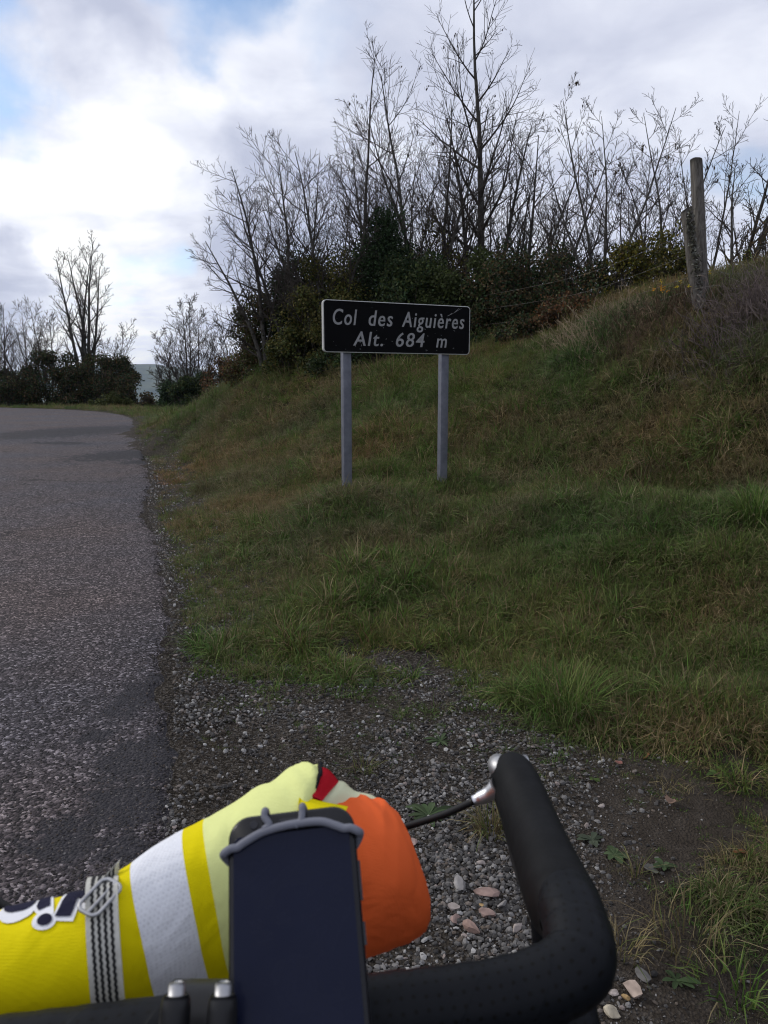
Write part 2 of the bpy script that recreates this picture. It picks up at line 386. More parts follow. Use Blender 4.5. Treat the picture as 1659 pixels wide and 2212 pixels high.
def axis(lo, hi, step, ext_lo, ext_hi, k=1.16):
    a = list(np.arange(lo, hi + 1e-6, step)); s = step
    while a[-1] < ext_hi: s *= k; a.append(a[-1] + s)
    s = step
    while a[0] > ext_lo: s *= k; a.insert(0, a[0] - s)
    return np.array(a)
gx = axis(-3.2, 4.2, 0.05, -9000, 9000, 1.13); gy = axis(0.9, 8.0, 0.05, -3000, 9500, 1.09)
GX, GY = np.meshgrid(gx, gy, indexing='ij'); GZ = height(GX, GY)
gm, gg, grd = masks(GX, GY)
me = np_mesh('ground', np.stack([GX, GY, GZ], 2).reshape(-1, 3), grid_faces(len(gx), len(gy)), smooth=True)
ca = np.zeros((GX.size, 4), np.float32); ca[:, 0] = gm.ravel(); ca[:, 1] = gg.ravel(); ca[:, 2] = sstep(120, 500, np.hypot(GX, GY)).ravel(); ca[:, 3] = 1
ca[:, 0] *= sstep(0.3, 0.75, np.abs(grd + 2.6).ravel() - 2.6)
me.attributes.new('cover', 'FLOAT_COLOR', 'POINT').data.foreach_set('color', ca.ravel())
def ground_mat():
    m, N, L, b = new_mat('earth')
    b.inputs['Roughness'].default_value = 0.95; b.inputs['Specular IOR Level'].default_value = 0.06
    a = N.new('ShaderNodeAttribute'); a.attribute_name = 'cover'; s = N.new('ShaderNodeSeparateColor'); L.new(a.outputs['Color'], s.inputs[0])
    geo = N.new('ShaderNodeNewGeometry')
    def noise(sc, det=5, ro=0.6):
        n = N.new('ShaderNodeTexNoise'); n.inputs['Scale'].default_value = sc; n.inputs['Detail'].default_value = det; n.inputs['Roughness'].default_value = ro
        L.new(geo.outputs['Position'], n.inputs['Vector']); return n.outputs[0]
    def ramp(f, *st):
        r = N.new('ShaderNodeValToRGB'); L.new(f, r.inputs[0]); e = r.color_ramp.elements
        e[0].position, e[0].color = st[0][0], (*st[0][1], 1); e[1].position, e[1].color = st[-1][0], (*st[-1][1], 1)
        for p, c in st[1:-1]: x = e.new(p); x.color = (*c, 1)
        return r.outputs[0]
    def mix(f, A, B):
        x = N.new('ShaderNodeMix'); x.data_type = 'RGBA'
        L.new(f, x.inputs['Factor']); L.new(A, x.inputs['A']); L.new(B, x.inputs['B']); return x.outputs['Result']
    vor = N.new('ShaderNodeTexVoronoi'); vor.inputs['Scale'].default_value = 130; L.new(geo.outputs['Position'], vor.inputs['Vector'])
    vs = N.new('ShaderNodeSeparateColor'); L.new(vor.outputs['Color'], vs.inputs[0])
    soil = ramp(noise(14, 8, 0.7), (0.3, (0.035, 0.028, 0.022)), (0.55, (0.062, 0.051, 0.041)), (0.75, (0.10, 0.085, 0.07)))
    grit = ramp(vs.outputs[0], (0.0, (0.022, 0.018, 0.014)), (0.6, (0.055, 0.047, 0.038)), (1.0, (0.13, 0.115, 0.10)))
    thatch = ramp(noise(30, 6, 0.7), (0.3, (0.018, 0.017, 0.008)), (0.6, (0.04, 0.036, 0.018)), (0.8, (0.075, 0.06, 0.035)))
    fields = ramp(noise(0.004, 2, 0.4), (0.35, (0.05, 0.075, 0.025)), (0.5, (0.12, 0.13, 0.05)), (0.62, (0.09, 0.13, 0.045)), (0.7, (0.2, 0.17, 0.1)))
    c = mix(s.outputs[1], soil, grit); c = mix(s.outputs[0], c, thatch); c = mix(s.outputs[2], c, fields)
    L.new(c, b.inputs['Base Color'])
    bp = N.new('ShaderNodeBump'); bp.inputs['Distance'].default_value = 0.012; bp.inputs['Strength'].default_value = 1.0
    ad = N.new('ShaderNodeMath'); ad.operation = 'ADD'; L.new(noise(60, 6, 0.7), ad.inputs[0]); L.new(vor.outputs['Distance'], ad.inputs[1])
    L.new(ad.outputs[0], bp.inputs['Height']); L.new(bp.outputs[0], b.inputs['Normal'])
    return m
o = link('ground', me, ground_mat()); tag(o, kind='structure')

TAR = [(ground_at(px, py), sx, sy) for px, py, sx, sy in ((330, 1500, 0.16, 0.35), (350, 1640, 0.20, 0.34), (275, 1750, 0.20, 0.18), (140, 1850, 0.14, 0.10), (395, 1560, 0.06, 0.8), (300, 1850, 0.16, 0.08), (220, 1600, 0.07, 0.12), (265, 985, 0.9, 1.6), (150, 935, 2.0, 4.5), (130, 960, .9, .5), (310, 1000, .5, .5))]
def tar_field(X, Y):
    out = np.zeros(np.shape(X)); c, s_ = math.cos(-0.25), math.sin(-0.25)
    for g, sx, sy in TAR:
        dx = X - g.x; dy = Y - g.y; out = np.maximum(out, np.exp(-((dx * c + dy * s_) / sx) ** 2 - ((-dx * s_ + dy * c) / sy) ** 2))
    return out
# road: a sheet of chip-sealed asphalt with a ragged right edge
def build_road():
    m, N, L, b = new_mat('asphalt')
    geo = N.new('ShaderNodeNewGeometry')
    def noise(sc, det=5, ro=0.6, vec=None):
        n = N.new('ShaderNodeTexNoise'); n.inputs['Scale'].default_value = sc; n.inputs['Detail'].default_value = det; n.inputs['Roughness'].default_value = ro
        L.new(vec or geo.outputs['Position'], n.inputs['Vector']); return n.outputs[0]
    vor = N.new('ShaderNodeTexVoronoi'); vor.inputs['Scale'].default_value = 95; L.new(geo.outputs['Position'], vor.inputs['Vector'])
    vs = N.new('ShaderNodeSeparateColor'); L.new(vor.outputs['Color'], vs.inputs[0])
    r = N.new('ShaderNodeValToRGB'); L.new(vs.outputs[0], r.inputs[0]); e = r.color_ramp.elements
    e[0].color = (0.016, 0.015, 0.015, 1); e[1].color = (0.27, 0.25, 0.24, 1); x = e.new(0.5); x.color = (0.047, 0.042, 0.042, 1); x = e.new(0.85); x.color = (0.108, 0.096, 0.095, 1)
    # warm and cool areas
    r2 = N.new('ShaderNodeValToRGB'); L.new(noise(0.55, 3, 0.5), r2.inputs[0]); e = r2.color_ramp.elements
    e[0].position = 0.35; e[0].color = (0.92, 0.95, 1.1, 1); e[1].position = 0.65; e[1].color = (1.14, 0.99, 0.97, 1)
    mx = N.new('ShaderNodeMix'); mx.data_type = 'RGBA'; mx.blend_type = 'MULTIPLY'; mx.inputs['Factor'].default_value = 1
    L.new(r.outputs[0], mx.inputs['A']); L.new(r2.outputs[0], mx.inputs['B'])
    mo = N.new('ShaderNodeMapRange'); mo.inputs['From Min'].default_value = 0.3; mo.inputs['From Max'].default_value = 0.7; mo.inputs['To Min'].default_value = 0.62; mo.inputs['To Max'].default_value = 1.4
    L.new(noise(22, 6, 0.8), mo.inputs['Value'])
    ms = N.new('ShaderNodeVectorMath'); ms.operation = 'SCALE'; L.new(mx.outputs['Result'], ms.inputs[0]); L.new(mo.outputs[0], ms.inputs['Scale'])
    # bitumen patches: where binder has bled through along the edge and in the bend
    a = N.new('ShaderNodeAttribute'); a.attribute_name = 'cover'; s = N.new('ShaderNodeSeparateColor'); L.new(a.outputs['Color'], s.inputs[0])
    ad = N.new('ShaderNodeMath'); ad.operation = 'ADD'; L.new(s.outputs[0], ad.inputs[0])
    nn = N.new('ShaderNodeMath'); nn.operation = 'MULTIPLY_ADD'; L.new(noise(7, 7, 0.75), nn.inputs[0]); nn.inputs[1].default_value = 2.6; nn.inputs[2].default_value = -1.38
    L.new(nn.outputs[0], ad.inputs[1])
    mr = N.new('ShaderNodeMapRange'); mr.interpolation_type = 'SMOOTHSTEP'; mr.inputs['From Min'].default_value = 0.25; mr.inputs['From Max'].default_value = 0.6; mr.inputs['To Max'].default_value = 0.9; L.new(ad.outputs[0], mr.inputs['Value'])
    m2 = N.new('ShaderNodeMix'); m2.data_type = 'RGBA'; L.new(mr.outputs[0], m2.inputs['Factor']); L.new(ms.outputs[0], m2.inputs['A']); m2.inputs['B'].default_value = (0.026, 0.025, 0.029, 1)
    ck = N.new('ShaderNodeTexVoronoi'); ck.feature = 'DISTANCE_TO_EDGE'; ck.inputs['Scale'].default_value = 0.55
    wp = N.new('ShaderNodeVectorMath'); wp.operation = 'MULTIPLY_ADD'; wn = N.new('ShaderNodeTexNoise'); wn.inputs['Scale'].default_value = 2.2; wn.inputs['Detail'].default_value = 6; L.new(geo.outputs['Position'], wn.inputs['Vector'])
    L.new(wn.outputs['Color'], wp.inputs[0]); wp.inputs[1].default_value = (0.9, 0.9, 0); L.new(geo.outputs['Position'], wp.inputs[2]); L.new(wp.outputs[0], ck.inputs['Vector'])
    cl = N.new('ShaderNodeMapRange'); cl.inputs['From Min'].default_value = 0.002; cl.inputs['From Max'].default_value = 0.012; cl.inputs['To Min'].default_value = 0.75; cl.inputs['To Max'].default_value = 0.0; L.new(ck.outputs['Distance'], cl.inputs['Value'])
    cm = N.new('ShaderNodeMapRange'); cm.inputs['From Min'].default_value = 0.5; cm.inputs['From Max'].default_value = 0.58; L.new(noise(0.35, 3, 0.5), cm.inputs['Value'])
    cx_ = N.new('ShaderNodeMath'); cx_.operation = 'MULTIPLY'; L.new(cl.outputs[0], cx_.inputs[0]); L.new(cm.outputs[0], cx_.inputs[1])
    m3 = N.new('ShaderNodeMix'); m3.data_type = 'RGBA'; L.new(cx_.outputs[0], m3.inputs['Factor']); L.new(m2.outputs['Result'], m3.inputs['A']); m3.inputs['B'].default_value = (0.012, 0.011, 0.011, 1)
    L.new(m3.outputs['Result'], b.inputs['Base Color'])
    b.inputs['Roughness'].default_value = 0.85; b.inputs['Specular IOR Level'].default_value = 0.2
    bp = N.new('ShaderNodeBump'); bp.inputs['Distance'].default_value = 0.007; bp.inputs['Strength'].default_value = 1.0; bp.invert = True
    L.new(vor.outputs['Distance'], bp.inputs['Height']); L.new(bp.outputs[0], b.inputs['Normal'])
    E = spline(EDGE, 900); T = np.gradient(E, axis=0); Nn = np.stack([-T[:, 1], T[:, 0]], 1); Nn /= np.linalg.norm(Nn, axis=1)[:, None]
    off = np.concatenate([np.linspace(0, 1.6, 30)[:-1], np.linspace(1.6, 5.2, 20)])
    rag = (fbm(E[:, 1] * 1.7, E[:, 0], 41) - 0.5) * 0.22 + (fbm(E[:, 1] * 9, E[:, 0] * 3, 42, 3) - 0.5) * 0.12
    X = E[:, None, 0] + Nn[:, None, 0] * (off[None] + rag[:, None] * np.exp(-off[None] / 0.4)); Y = E[:, None, 1] + Nn[:, None, 1] * (off[None] + rag[:, None] * np.exp(-off[None] / 0.4))
    Z = height(X, Y) + 0.012 + 0.02 * np.sin(np.pi * off / 5.2)[None]
    Z[:, 0] -= 0.016
    me = np_mesh('road', np.stack([X, Y, Z], 2).reshape(-1, 3), grid_faces(len(E), len(off)), smooth=True)
    tar = tar_field(X, Y)
    ca = np.ones((X.size, 4), np.float32); ca[:, 0] = tar.ravel() * 0.95
    me.attributes.new('cover', 'FLOAT_COLOR', 'POINT').data.foreach_set('color', ca.ravel())
    tag(link('road', me, m), kind='structure')
build_road()

def build_hills():
    m = mat('far_fields', (0.022, 0.036, 0.02), (0.14, 0.15, 0.075), 0.007, 0.95, spec=0.05, detail=8)
    n = 220; th = np.linspace(R(-60), R(60), 2 * n); rr = np.linspace(2600, 6000, 40)
    T, RR = np.meshgrid(th, rr, indexing='ij'); X = np.sin(T) * RR; Y = np.cos(T) * RR
    crest = 66 + 150 * (fbm(X / 700 + 7, Y / 1500, 51) - 0.45)
    prof = sstep(2600, 4600, RR) * (1 - 0.6 * sstep(5000, 6000, RR))
    Z = -175 + (crest + 185) * prof + 20 * (fbm(X / 300, Y / 300, 52) - 0.5)
    me = np_mesh('hills', np.stack([X, Y, Z], 2).reshape(-1, 3), grid_faces(2 * n, 40), smooth=True)
    tag(link('hills', me, m), kind='structure')
build_hills()

# ------------------------------------------------------------------ trees, shrubs
def tubes_batch(polys, sides):
    """polys: list of (pts k×3, radii k); returns list of (verts, quads) batched by k"""
    by = {}
    for p, r in polys: by.setdefault(len(p), []).append((p, r))
    out = []
    for k, lst in by.items():
        P = np.array([a for a, _ in lst]); r = np.array([b for _, b in lst]); n = len(lst)
        t = np.gradient(P, axis=1); t /= np.linalg.norm(t, axis=2)[..., None] + 1e-12
        ref = np.where(np.abs(t[:, :1, 2:3]) < 0.85, np.array([0, 0, 1.0]), np.array([1.0, 0, 0]))
        ref = np.broadcast_to(ref, t.shape)
        N1 = np.cross(t, ref); N1 /= np.linalg.norm(N1, axis=2)[..., None] + 1e-12; B1 = np.cross(t, N1)
        a = np.linspace(0, 2 * np.pi, sides, endpoint=False)
        V = P[:, :, None] + r[:, :, None, None] * (np.cos(a)[:, None] * N1[:, :, None] + np.sin(a)[:, None] * B1[:, :, None])
        f = grid_faces(k, sides, close_v=True)
        Fq = (f[None] + (np.arange(n) * k * sides)[:, None, None]).reshape(-1, 4)
        out.append((V.reshape(-1, 3), Fq))
    return out
def unit(v): return v / (np.linalg.norm(v) + 1e-12)
def grow(g, p, d, L, r, lvl, cfg, out, tips):
    k = cfg['k'][lvl]; pts = [p.copy()]; d = unit(d); w = cfg['wander'][lvl]; up = cfg['up'][lvl]; st = L / (k - 1)
    for i in range(k - 1):
        d = unit(d + g.normal(0, w, 3) + np.array([0, 0, up])); pts.append(pts[-1] + d * st)
    pts = np.array(pts); tt = np.linspace(0, 1, k)
    end = cfg['rmin'] if lvl >= 2 else max(cfg['rmin'], r * 0.12)
    rad = np.maximum(r + (end - r) * tt ** 0.85, cfg['rmin'])
    out[lvl].append((pts, rad))
    if lvl == cfg['max']:
        tips.append(pts[-1]); return
    nc = cfg['n'][lvl]; t0 = cfg['t0'][lvl]; ph = g.uniform(0, 6.28)
    for j in range(nc):
        t = t0 + (0.98 - t0) * (j + g.uniform(0.1, 0.9)) / nc
        i = min(int(t * (k - 1)), k - 2); f = t * (k - 1) - i
        q = pts[i] * (1 - f) + pts[i + 1] * f; dd = unit(pts[i + 1] - pts[i]); rl = rad[i]
        ph += g.uniform(1.2, 2.2)
        s1 = unit(np.cross(dd, np.array([0.3, 0.2, 1.0]))); s2 = np.cross(dd, s1)
        for opp in range(2 if cfg['pair'] and lvl == 1 else 1):
            if g.random() < cfg['skip']: continue
            a = ph + opp * np.pi; ang = R(g.normal(cfg['ang'][lvl], 8))
            nd = dd * math.cos(ang) + (s1 * math.cos(a) + s2 * math.sin(a)) * math.sin(ang)
            ln = L * cfg['len'][lvl] * (1 - cfg['fall'][lvl] * t) * g.uniform(0.65, 1.25)
            grow(g, q, nd, ln, max(min(rl * 0.55, r * 0.42), cfg['rmin']), lvl + 1, cfg, out, tips)
CFG = dict(k=[14, 8, 5, 3], wander=[0.04, 0.075, 0.08, 0.08], up=[0.018, 0.075, 0.07, 0.05], n=[18, 5, 5], t0=[0.14, 0.14, 0.2], ang=[44, 40, 34], len=[0.50, 0.46, 0.60], fall=[0.66, 0.55, 0.4],
           max=3, pair=True, skip=0.12, rmin=0.0027)
def leaf_quads(pts, ax, sd):
    n = len(pts); v = np.empty((n, 4, 3)); v[:, 0] = pts; v[:, 1] = pts + ax * 0.5 + sd * 0.5; v[:, 2] = pts + ax; v[:, 3] = pts + ax * 0.5 - sd * 0.5
    return v.reshape(-1, 3), np.arange(n * 4).reshape(-1, 4)
def rand_dirs(g, n):
    d = g.normal(size=(n, 3)); return d / np.linalg.norm(d, axis=1)[:, None]
def pick(g, pal, n):
    pal = np.array(pal, float); c = pal[g.integers(0, len(pal), n)]
    return c * g.uniform(0.55, 1.45, (n, 1))
def tree(loc, H, stems, seed, label, cat='tree', group=None, cfg=None, r0=None, ivy=0.0, keys=0.0, name='bare_tree'):
    """stems: list of (lean_x, lean_y, share of the height)"""
    g = np.random.default_rng(seed); c = dict(CFG); c.update(cfg or {})
    root = empty(name, loc); tag(root, label, cat, group)
    out = {i: [] for i in range(4)}; tips = []
    r0 = r0 or H * 0.0105
    base = np.zeros(3); base[2] = -0.15
    for lx, ly, sh in stems:
        d = np.array([lx, ly, 1.0]); cc = dict(c); cc['n'] = [max(4, int(c['n'][0] * (0.5 + 0.5 * sh)))] + c['n'][1:]
        grow(g, base + np.array([lx * 0.25, ly * 0.25, 0]), d, H * sh * math.sqrt(1 + lx * lx + ly * ly) * 0.98, r0 * (0.55 + 0.45 * sh), 0, cc, out, tips)
    tr = [p for p in out[0]]
    v, f = join_parts(tubes_batch(tr, 8)); link('trunk', np_mesh('trunk', v, f, smooth=True), MAT['bark'], root)
    v, f = join_parts(tubes_batch(out[1], 5) + tubes_batch(out[2], 4) + tubes_batch(out[3], 3)); link('crown', np_mesh('crown', v, f, smooth=True), MAT['twig'], root)
    if keys and tips:
        T = np.array(tips); T = T[g.random(len(T)) < keys]
        if len(T):
            P = np.repeat(T, 5, 0) + g.normal(0, 0.02, (len(T) * 5, 3)); ax = rand_dirs(g, len(P)) * 0.02; ax[:, 2] = -np.abs(g.normal(0.05, 0.015, len(P)))
            v, f = leaf_quads(P, ax, rand_dirs(g, len(P)) * 0.03)
            o = link('seed_clusters', np_mesh('seed_clusters', v, f, np.repeat(pick(g, [(0.03, 0.022, 0.016), (0.05, 0.035, 0.02)], len(P)), 4, 0)), MAT['leaf'], root); o['kind'] = 'stuff'
    if ivy:
        P = []
        for pts, rad in out[0]:
            m_ = int(len(pts) * ivy) + 1
            for i in range(m_):
                q = pts[i] + (pts[i + 1] - pts[i]) * g.random((140, 1)); P.append(q + rand_dirs(g, 140) * (rad[i] + g.uniform(0.0, 0.10, (140, 1)) * (1 - i / (m_ + 1))))
        P = np.concatenate(P); v, f = leaf_quads(P, rand_dirs(g, len(P)) * 0.07, rand_dirs(g, len(P)) * 0.06)
        o = link('ivy', np_mesh('ivy', v, f, np.repeat(pick(g, [(0.02, 0.032, 0.012), (0.03, 0.04, 0.015)], len(P)), 4, 0)), MAT['leaf'], root); o['kind'] = 'stuff'
    return root
def bush(loc, rx, ry, H, n, seed, pal, label, leaf=0.05, cat='bush', group=None, name='bush', clumps=45, stems=40, loose=0.16, cone=0.0, twig=0.004, dens=1.0):
    g = np.random.default_rng(seed); root = empty(name, loc); tag(root, label, cat, group)
    d = rand_dirs(g, clumps); rr = g.uniform(0.35, 1.0, (clumps, 1)) ** 0.6; C = d * rr; C[:, 2] = np.abs(C[:, 2]) ** 0.9
    if cone: C[:, :2] *= (1 - cone * C[:, 2:3])
    C = C * np.array([rx, ry, H * 0.93]) ; C[:, 2] += H * 0.02
    k = g.integers(0, clumps, n); cs = g.uniform(0.6, 1.4, clumps) * loose * (rx + ry + H) / 3 * 1.6
    off = rand_dirs(g, n) * (g.random((n, 1)) ** 0.45) * cs[k][:, None]
    C[:, 2] *= 1.12; P = C[k] + off; keep = P[:, 2] > -0.1; P = P[keep]; k = k[keep]; n = len(P)
    ax = rand_dirs(g, n) * g.uniform(0.7, 1.3, (n, 1)) * leaf; ax[:, 2] -= 0.2 * leaf; sd = np.cross(ax, rand_dirs(g, n)); sd *= (leaf * 0.75) / (np.linalg.norm(sd, axis=1)[:, None] + 1e-9)
    v, f = leaf_quads(P, ax, sd)
    ct = g.uniform(0.75, 1.3, (clumps, 1)); tn = pick(g, pal, n) * ct[k]
    o = link('foliage', np_mesh('foliage', v, f, np.repeat(tn, 4, 0)), MAT['leaf'], root); o['kind'] = 'stuff'
    pol = []
    for j in range(stems):
        e = C[g.integers(0, clumps)] * g.uniform(0.9, 1.18); b = np.array([e[0] * 0.35, e[1] * 0.35, -0.1]) + g.normal(0, 0.05, 3)
        mid = (b + e) / 2 + g.normal(0, 0.12, 3) * np.array([rx, ry, 0.3]); pts = spline([b, mid, e], 6); pol.append((pts, np.linspace(twig * 2.2, twig, 6)))
        for _ in range(3):
            i = g.integers(2, 5); q = pts[i]; dd = unit(pts[i + 1] - pts[i] + g.normal(0, 0.25, 3) * 0.6) * g.uniform(0.2, 0.5) * H * 0.5
            pol.append((np.array([q, q + dd * 0.5 + g.normal(0, 0.03, 3), q + dd]), np.array([twig * 1.2, twig, twig * 0.7])))
    v, f = join_parts(tubes_batch(pol, 3)); link('branch', np_mesh('branch', v, f, smooth=True), MAT['twig'], root)['kind'] = 'stuff'
    return root
def base(px, t, dz=-0.05):
    """a point on the ground under image column px at axial distance t"""
    x = (px - CX) / F * t
    y = t * CP + SP * 0.16 * t
    return (x, y, hz(x, y) + dz)
def hgt(py, t, loc):
    """height above loc of a point seen at row py at axial distance t"""
    return at(0, py, t).z - loc[2]

G_TALL = 'bare trees behind the bank'
def ridge_tree(px, py, t, stems, seed, label, **kw):
    l = base(px, t); return tree(l, hgt(py, t, l), stems, seed, label, group=G_TALL, **kw)
ridge_tree(1038, -25, 15.5, [(0.0, 0.0, 1.0), (-0.16, 0.05, 0.62), (0.2, 0.02, 0.6)], 1, 'tallest bare tree, dark straight trunk rising behind the sign to the top edge', r0=0.095, keys=0.02, ivy=0.12, cfg=dict(n=[24, 6, 4], len=[0.40, 0.46, 0.60], t0=[0.25, 0.15, 0.2], wander=[0.018, 0.07, 0.08, 0.08], up=[0.01, 0.075, 0.07, 0.05]))
ridge_tree(905, 150, 15.0, [(-0.02, 0, 1.0), (0.22, 0.02, 0.85), (-0.26, 0, 0.72)], 2, 'bare tree with thin crossing stems just left of the tallest tree', r0=0.06, keys=0.025)
ridge_tree(962, 240, 15.8, [(-0.1, 0, 1.0), (-0.25, 0.04, 0.95), (0.08, 0, 0.7)], 3, 'bare tree leaning left, close beside the tallest trunk', r0=0.06, keys=0.025)
ridge_tree(790, 165, 14.6, [(-0.01, 0, 1.0), (0.07, 0.03, 0.75)], 4, 'slender bare tree with one spire above the left half of the sign', r0=0.055, cfg=dict(len=[0.30, 0.40, 0.5]))
ridge_tree(706, 320, 14.0, [(-0.06, 0, 1.0), (0.22, 0, 0.85), (-0.34, 0.05, 0.8)], 5, 'low bare tree with several stems left of the slender spire tree', r0=0.05)
ridge_tree(640, 300, 14.5, [(-0.12, 0, 1.0), (0.08, 0, 0.85), (-0.3, 0.05, 0.75)], 6, 'bare tree with upswept twigs near the left end of the bank', r0=0.055, ivy=0.2)
ridge_tree(578, 360, 14.8, [(-0.03, 0, 1.0), (-0.2, 0.0, 0.72)], 7, 'outermost bare tree at the left end of the bank, low limb reaching over the road', r0=0.06, cfg=dict(len=[0.42, 0.5, 0.5], ang=[58, 42, 42], t0=[0.12, 0.2, 0.2]))
ridge_tree(1000, 330, 18.0, [(0.05, 0, 1.0), (-0.12, 0, 0.9)], 8, 'smaller bare tree in the second row left of the tallest trunk', r0=0.05)
ridge_tree(1110, 290, 15.0, [(0.13, 0, 1.0), (0.32, 0, 0.85), (0.02, 0, 0.7)], 9, 'bare tree right of the tallest trunk, limbs slanting up to the right', r0=0.06, cfg=dict(n=[14, 5, 3]), keys=0.02)
ridge_tree(1290, 225, 12.5, [(-0.16, 0, 1.0), (0.05, 0, 0.95), (0.30, 0.03, 0.98), (-0.40, 0, 0.72)], 10, 'fan shaped bare tree with four stems halfway between the sign and the wooden posts', r0=0.036, keys=0.035, cfg=dict(n=[14, 5, 3], len=[0.38, 0.42, 0.5]))
ridge_tree(1425, 235, 13.0, [(-0.04, 0, 1.0), (0.24, 0, 0.9), (-0.32, 0, 0.75)], 11, 'bare tree directly left of the wooden posts', r0=0.036, keys=0.025, cfg=dict(n=[14, 5, 3], len=[0.38, 0.42, 0.5]))
ridge_tree(1505, 235, 13.5, [(0.16, 0, 1.0), (-0.14, 0, 0.85)], 12, 'thin bare tree standing behind the tall wooden post', r0=0.032, cfg=dict(n=[14, 5, 3], len=[0.38, 0.42, 0.5]))
ridge_tree(1575, 245, 11.5, [(0.05, 0, 1.0), (0.32, 0, 0.95), (-0.2, 0, 0.72)], 13, 'bare tree with a forked trunk right of the wooden posts', r0=0.043, cfg=dict(n=[14, 5, 3], len=[0.38, 0.42, 0.5]))
ridge_tree(1220, 430, 16.5, [(0.0, 0, 1.0), (0.25, 0, 0.9), (-0.25, 0, 0.9)], 14, 'short spreading bare tree between the tallest tree and the fan shaped one', r0=0.045)
ridge_tree(850, 330, 18.5, [(0.0, 0, 1.0), (0.2, 0, 0.9), (-0.15, 0, 0.9)], 15, 'short bare tree in the back row behind the dark evergreen bush', r0=0.05)

ridge_tree(1360, 330, 14.5, [(0.1, 0, 1.0), (-0.2, 0, 0.9), (0.3, 0, 0.8)], 16, 'low tangled bare tree between the fan shaped tree and the wooden posts', r0=0.032)
ridge_tree(1075, 380, 17.5, [(0.2, 0, 1.0), (-0.1, 0, 0.9), (0.4, 0, 0.8)], 17, 'small bare tree in the back row right of the tallest trunk', r0=0.045)
ridge_tree(740, 390, 17.0, [(0.0, 0, 1.0), (0.25, 0, 0.9), (-0.25, 0, 0.9)], 18, 'small bare tree in the back row behind the olive bramble', r0=0.045)
ridge_tree(1180, 330, 14.5, [(0.25, 0, 1.0), (0.05, 0, 0.8)], 19, 'bare tree leaning right with long limbs, between the tallest and the fan shaped tree', r0=0.05, cfg=dict(len=[0.6, 0.42, 0.5], n=[12, 5, 3]))
G_FAR = 'bare trees beyond the road bend'
FARC = dict(rmin=0.008, n=[18, 6, 3])
def far_tree(px, py, t, stems, seed, label, **kw):
    l = base(px, t); c = dict(FARC); c.update(kw.pop('cfg', {})); return tree(l, hgt(py, t, l), stems, seed, label, group=G_FAR, cfg=c, **kw)
far_tree(186, 512, 50, [(0.02, 0, 1.0), (-0.13, 0, 0.88), (0.15, 0, 0.84), (-0.06, 0.03, 0.93), (0.08, 0.03, 0.9)], 21, 'tall bare tree with ivy on its forked trunks beyond the left road bend', r0=0.17, ivy=0.3, cfg=dict(n=[17, 6, 3], t0=[0.28, 0.2, 0.2], len=[0.3, 0.42, 0.5], ang=[36, 40, 42]))
far_tree(108, 655, 51, [(-0.1, 0, 1.0), (0.1, 0, 0.9), (-0.3, 0, 0.8)], 22, 'low bare tree left of the tall ivy covered one', r0=0.09, ivy=.1)
far_tree(55, 665, 52, [(0.05, 0, 1.0), (-0.2, 0, 0.9)], 23, 'second low bare tree from the left edge beyond the road bend', r0=0.09)
far_tree(0, 655, 49, [(0.12, 0, 1.0), (-0.1, 0, 0.95), (0.35, 0, 0.7)], 24, 'low bare tree cut by the left edge of the picture', r0=0.09)
far_tree(252, 700, 50, [(0.08, 0, 1.0), (-0.12, 0, 0.8)], 25, 'small thin bare tree right of the tall ivy covered one', r0=0.06)
far_tree(415, 645, 44, [(0.0, 0, 1.0), (0.2, 0, 0.9), (-0.2, 0, 0.95), (0.36, 0, 0.75), (-0.34, 0, 0.7)], 26, 'round crowned bare tree across the gap, behind the gravel track', r0=0.07, keys=0.025, cfg=dict(n=[16, 6, 4]))
far_tree(505, 690, 42, [(0.0, 0, 1.0), (0.25, 0, 0.85), (-0.25, 0, 0.8)], 27, 'lower bare tree tucked against the left end of the bank', r0=0.06)
far_tree(372, 745, 45, [(0.0, 0, 1.0), (-0.3, 0, 0.8), (0.25, 0, 0.8)], 28, 'short bare tree leaning into the gap with the distant view', r0=0.05)

OLIVE = [(0.075, 0.085, 0.024), (0.105, 0.10, 0.03), (0.055, 0.065, 0.022), (0.13, 0.11, 0.035)]
DARKG = [(0.022, 0.042, 0.017), (0.034, 0.056, 0.024), (0.024, 0.036, 0.018)]
MIDG = [(0.042, 0.058, 0.02), (0.06, 0.075, 0.024), (0.042, 0.05, 0.022)]
BROWN = [(0.07, 0.05, 0.028), (0.095, 0.062, 0.03), (0.055, 0.044, 0.025), (0.06, 0.066, 0.026)]
RUST = [(0.13, 0.06, 0.025), (0.09, 0.045, 0.025), (0.07, 0.04, 0.025)]
YELG = [(0.11, 0.105, 0.02), (0.075, 0.078, 0.02), (0.055, 0.06, 0.02), (0.15, 0.12, 0.02), (0.06, 0.045, 0.022)]
G_B = 'bushes on top of the bank'
def ridge_bush(px, py, t, rx, ry, n, seed, pal, label, **kw):
    l = base(px, t); return bush(l, rx, ry, hgt(py, t, l), n, seed, pal, label, group=G_B, **kw)
ridge_bush(600, 610, 15.6, 0.85, 0.8, 13000, 31, BROWN + MIDG, 'brownish ivy bush at the left end of the bank top')
ridge_bush(650, 545, 15.2, 0.65, 0.6, 13000, 32, DARKG, 'dark ivy clad bush behind the olive bramble')
ridge_bush(712, 570, 14.1, 0.95, 0.7, 19000, 33, OLIVE, 'olive bramble bush directly left of and above the sign')
ridge_bush(835, 462, 14.0, 0.95, 0.7, 24000, 34, DARKG, 'dark green pointed evergreen bush rising above the middle of the sign', cone=0.75, leaf=0.045)
ridge_bush(905, 560, 13.5, 0.95, 0.7, 19000, 35, DARKG + MIDG, 'dark green rounded bush behind the upper right of the sign')
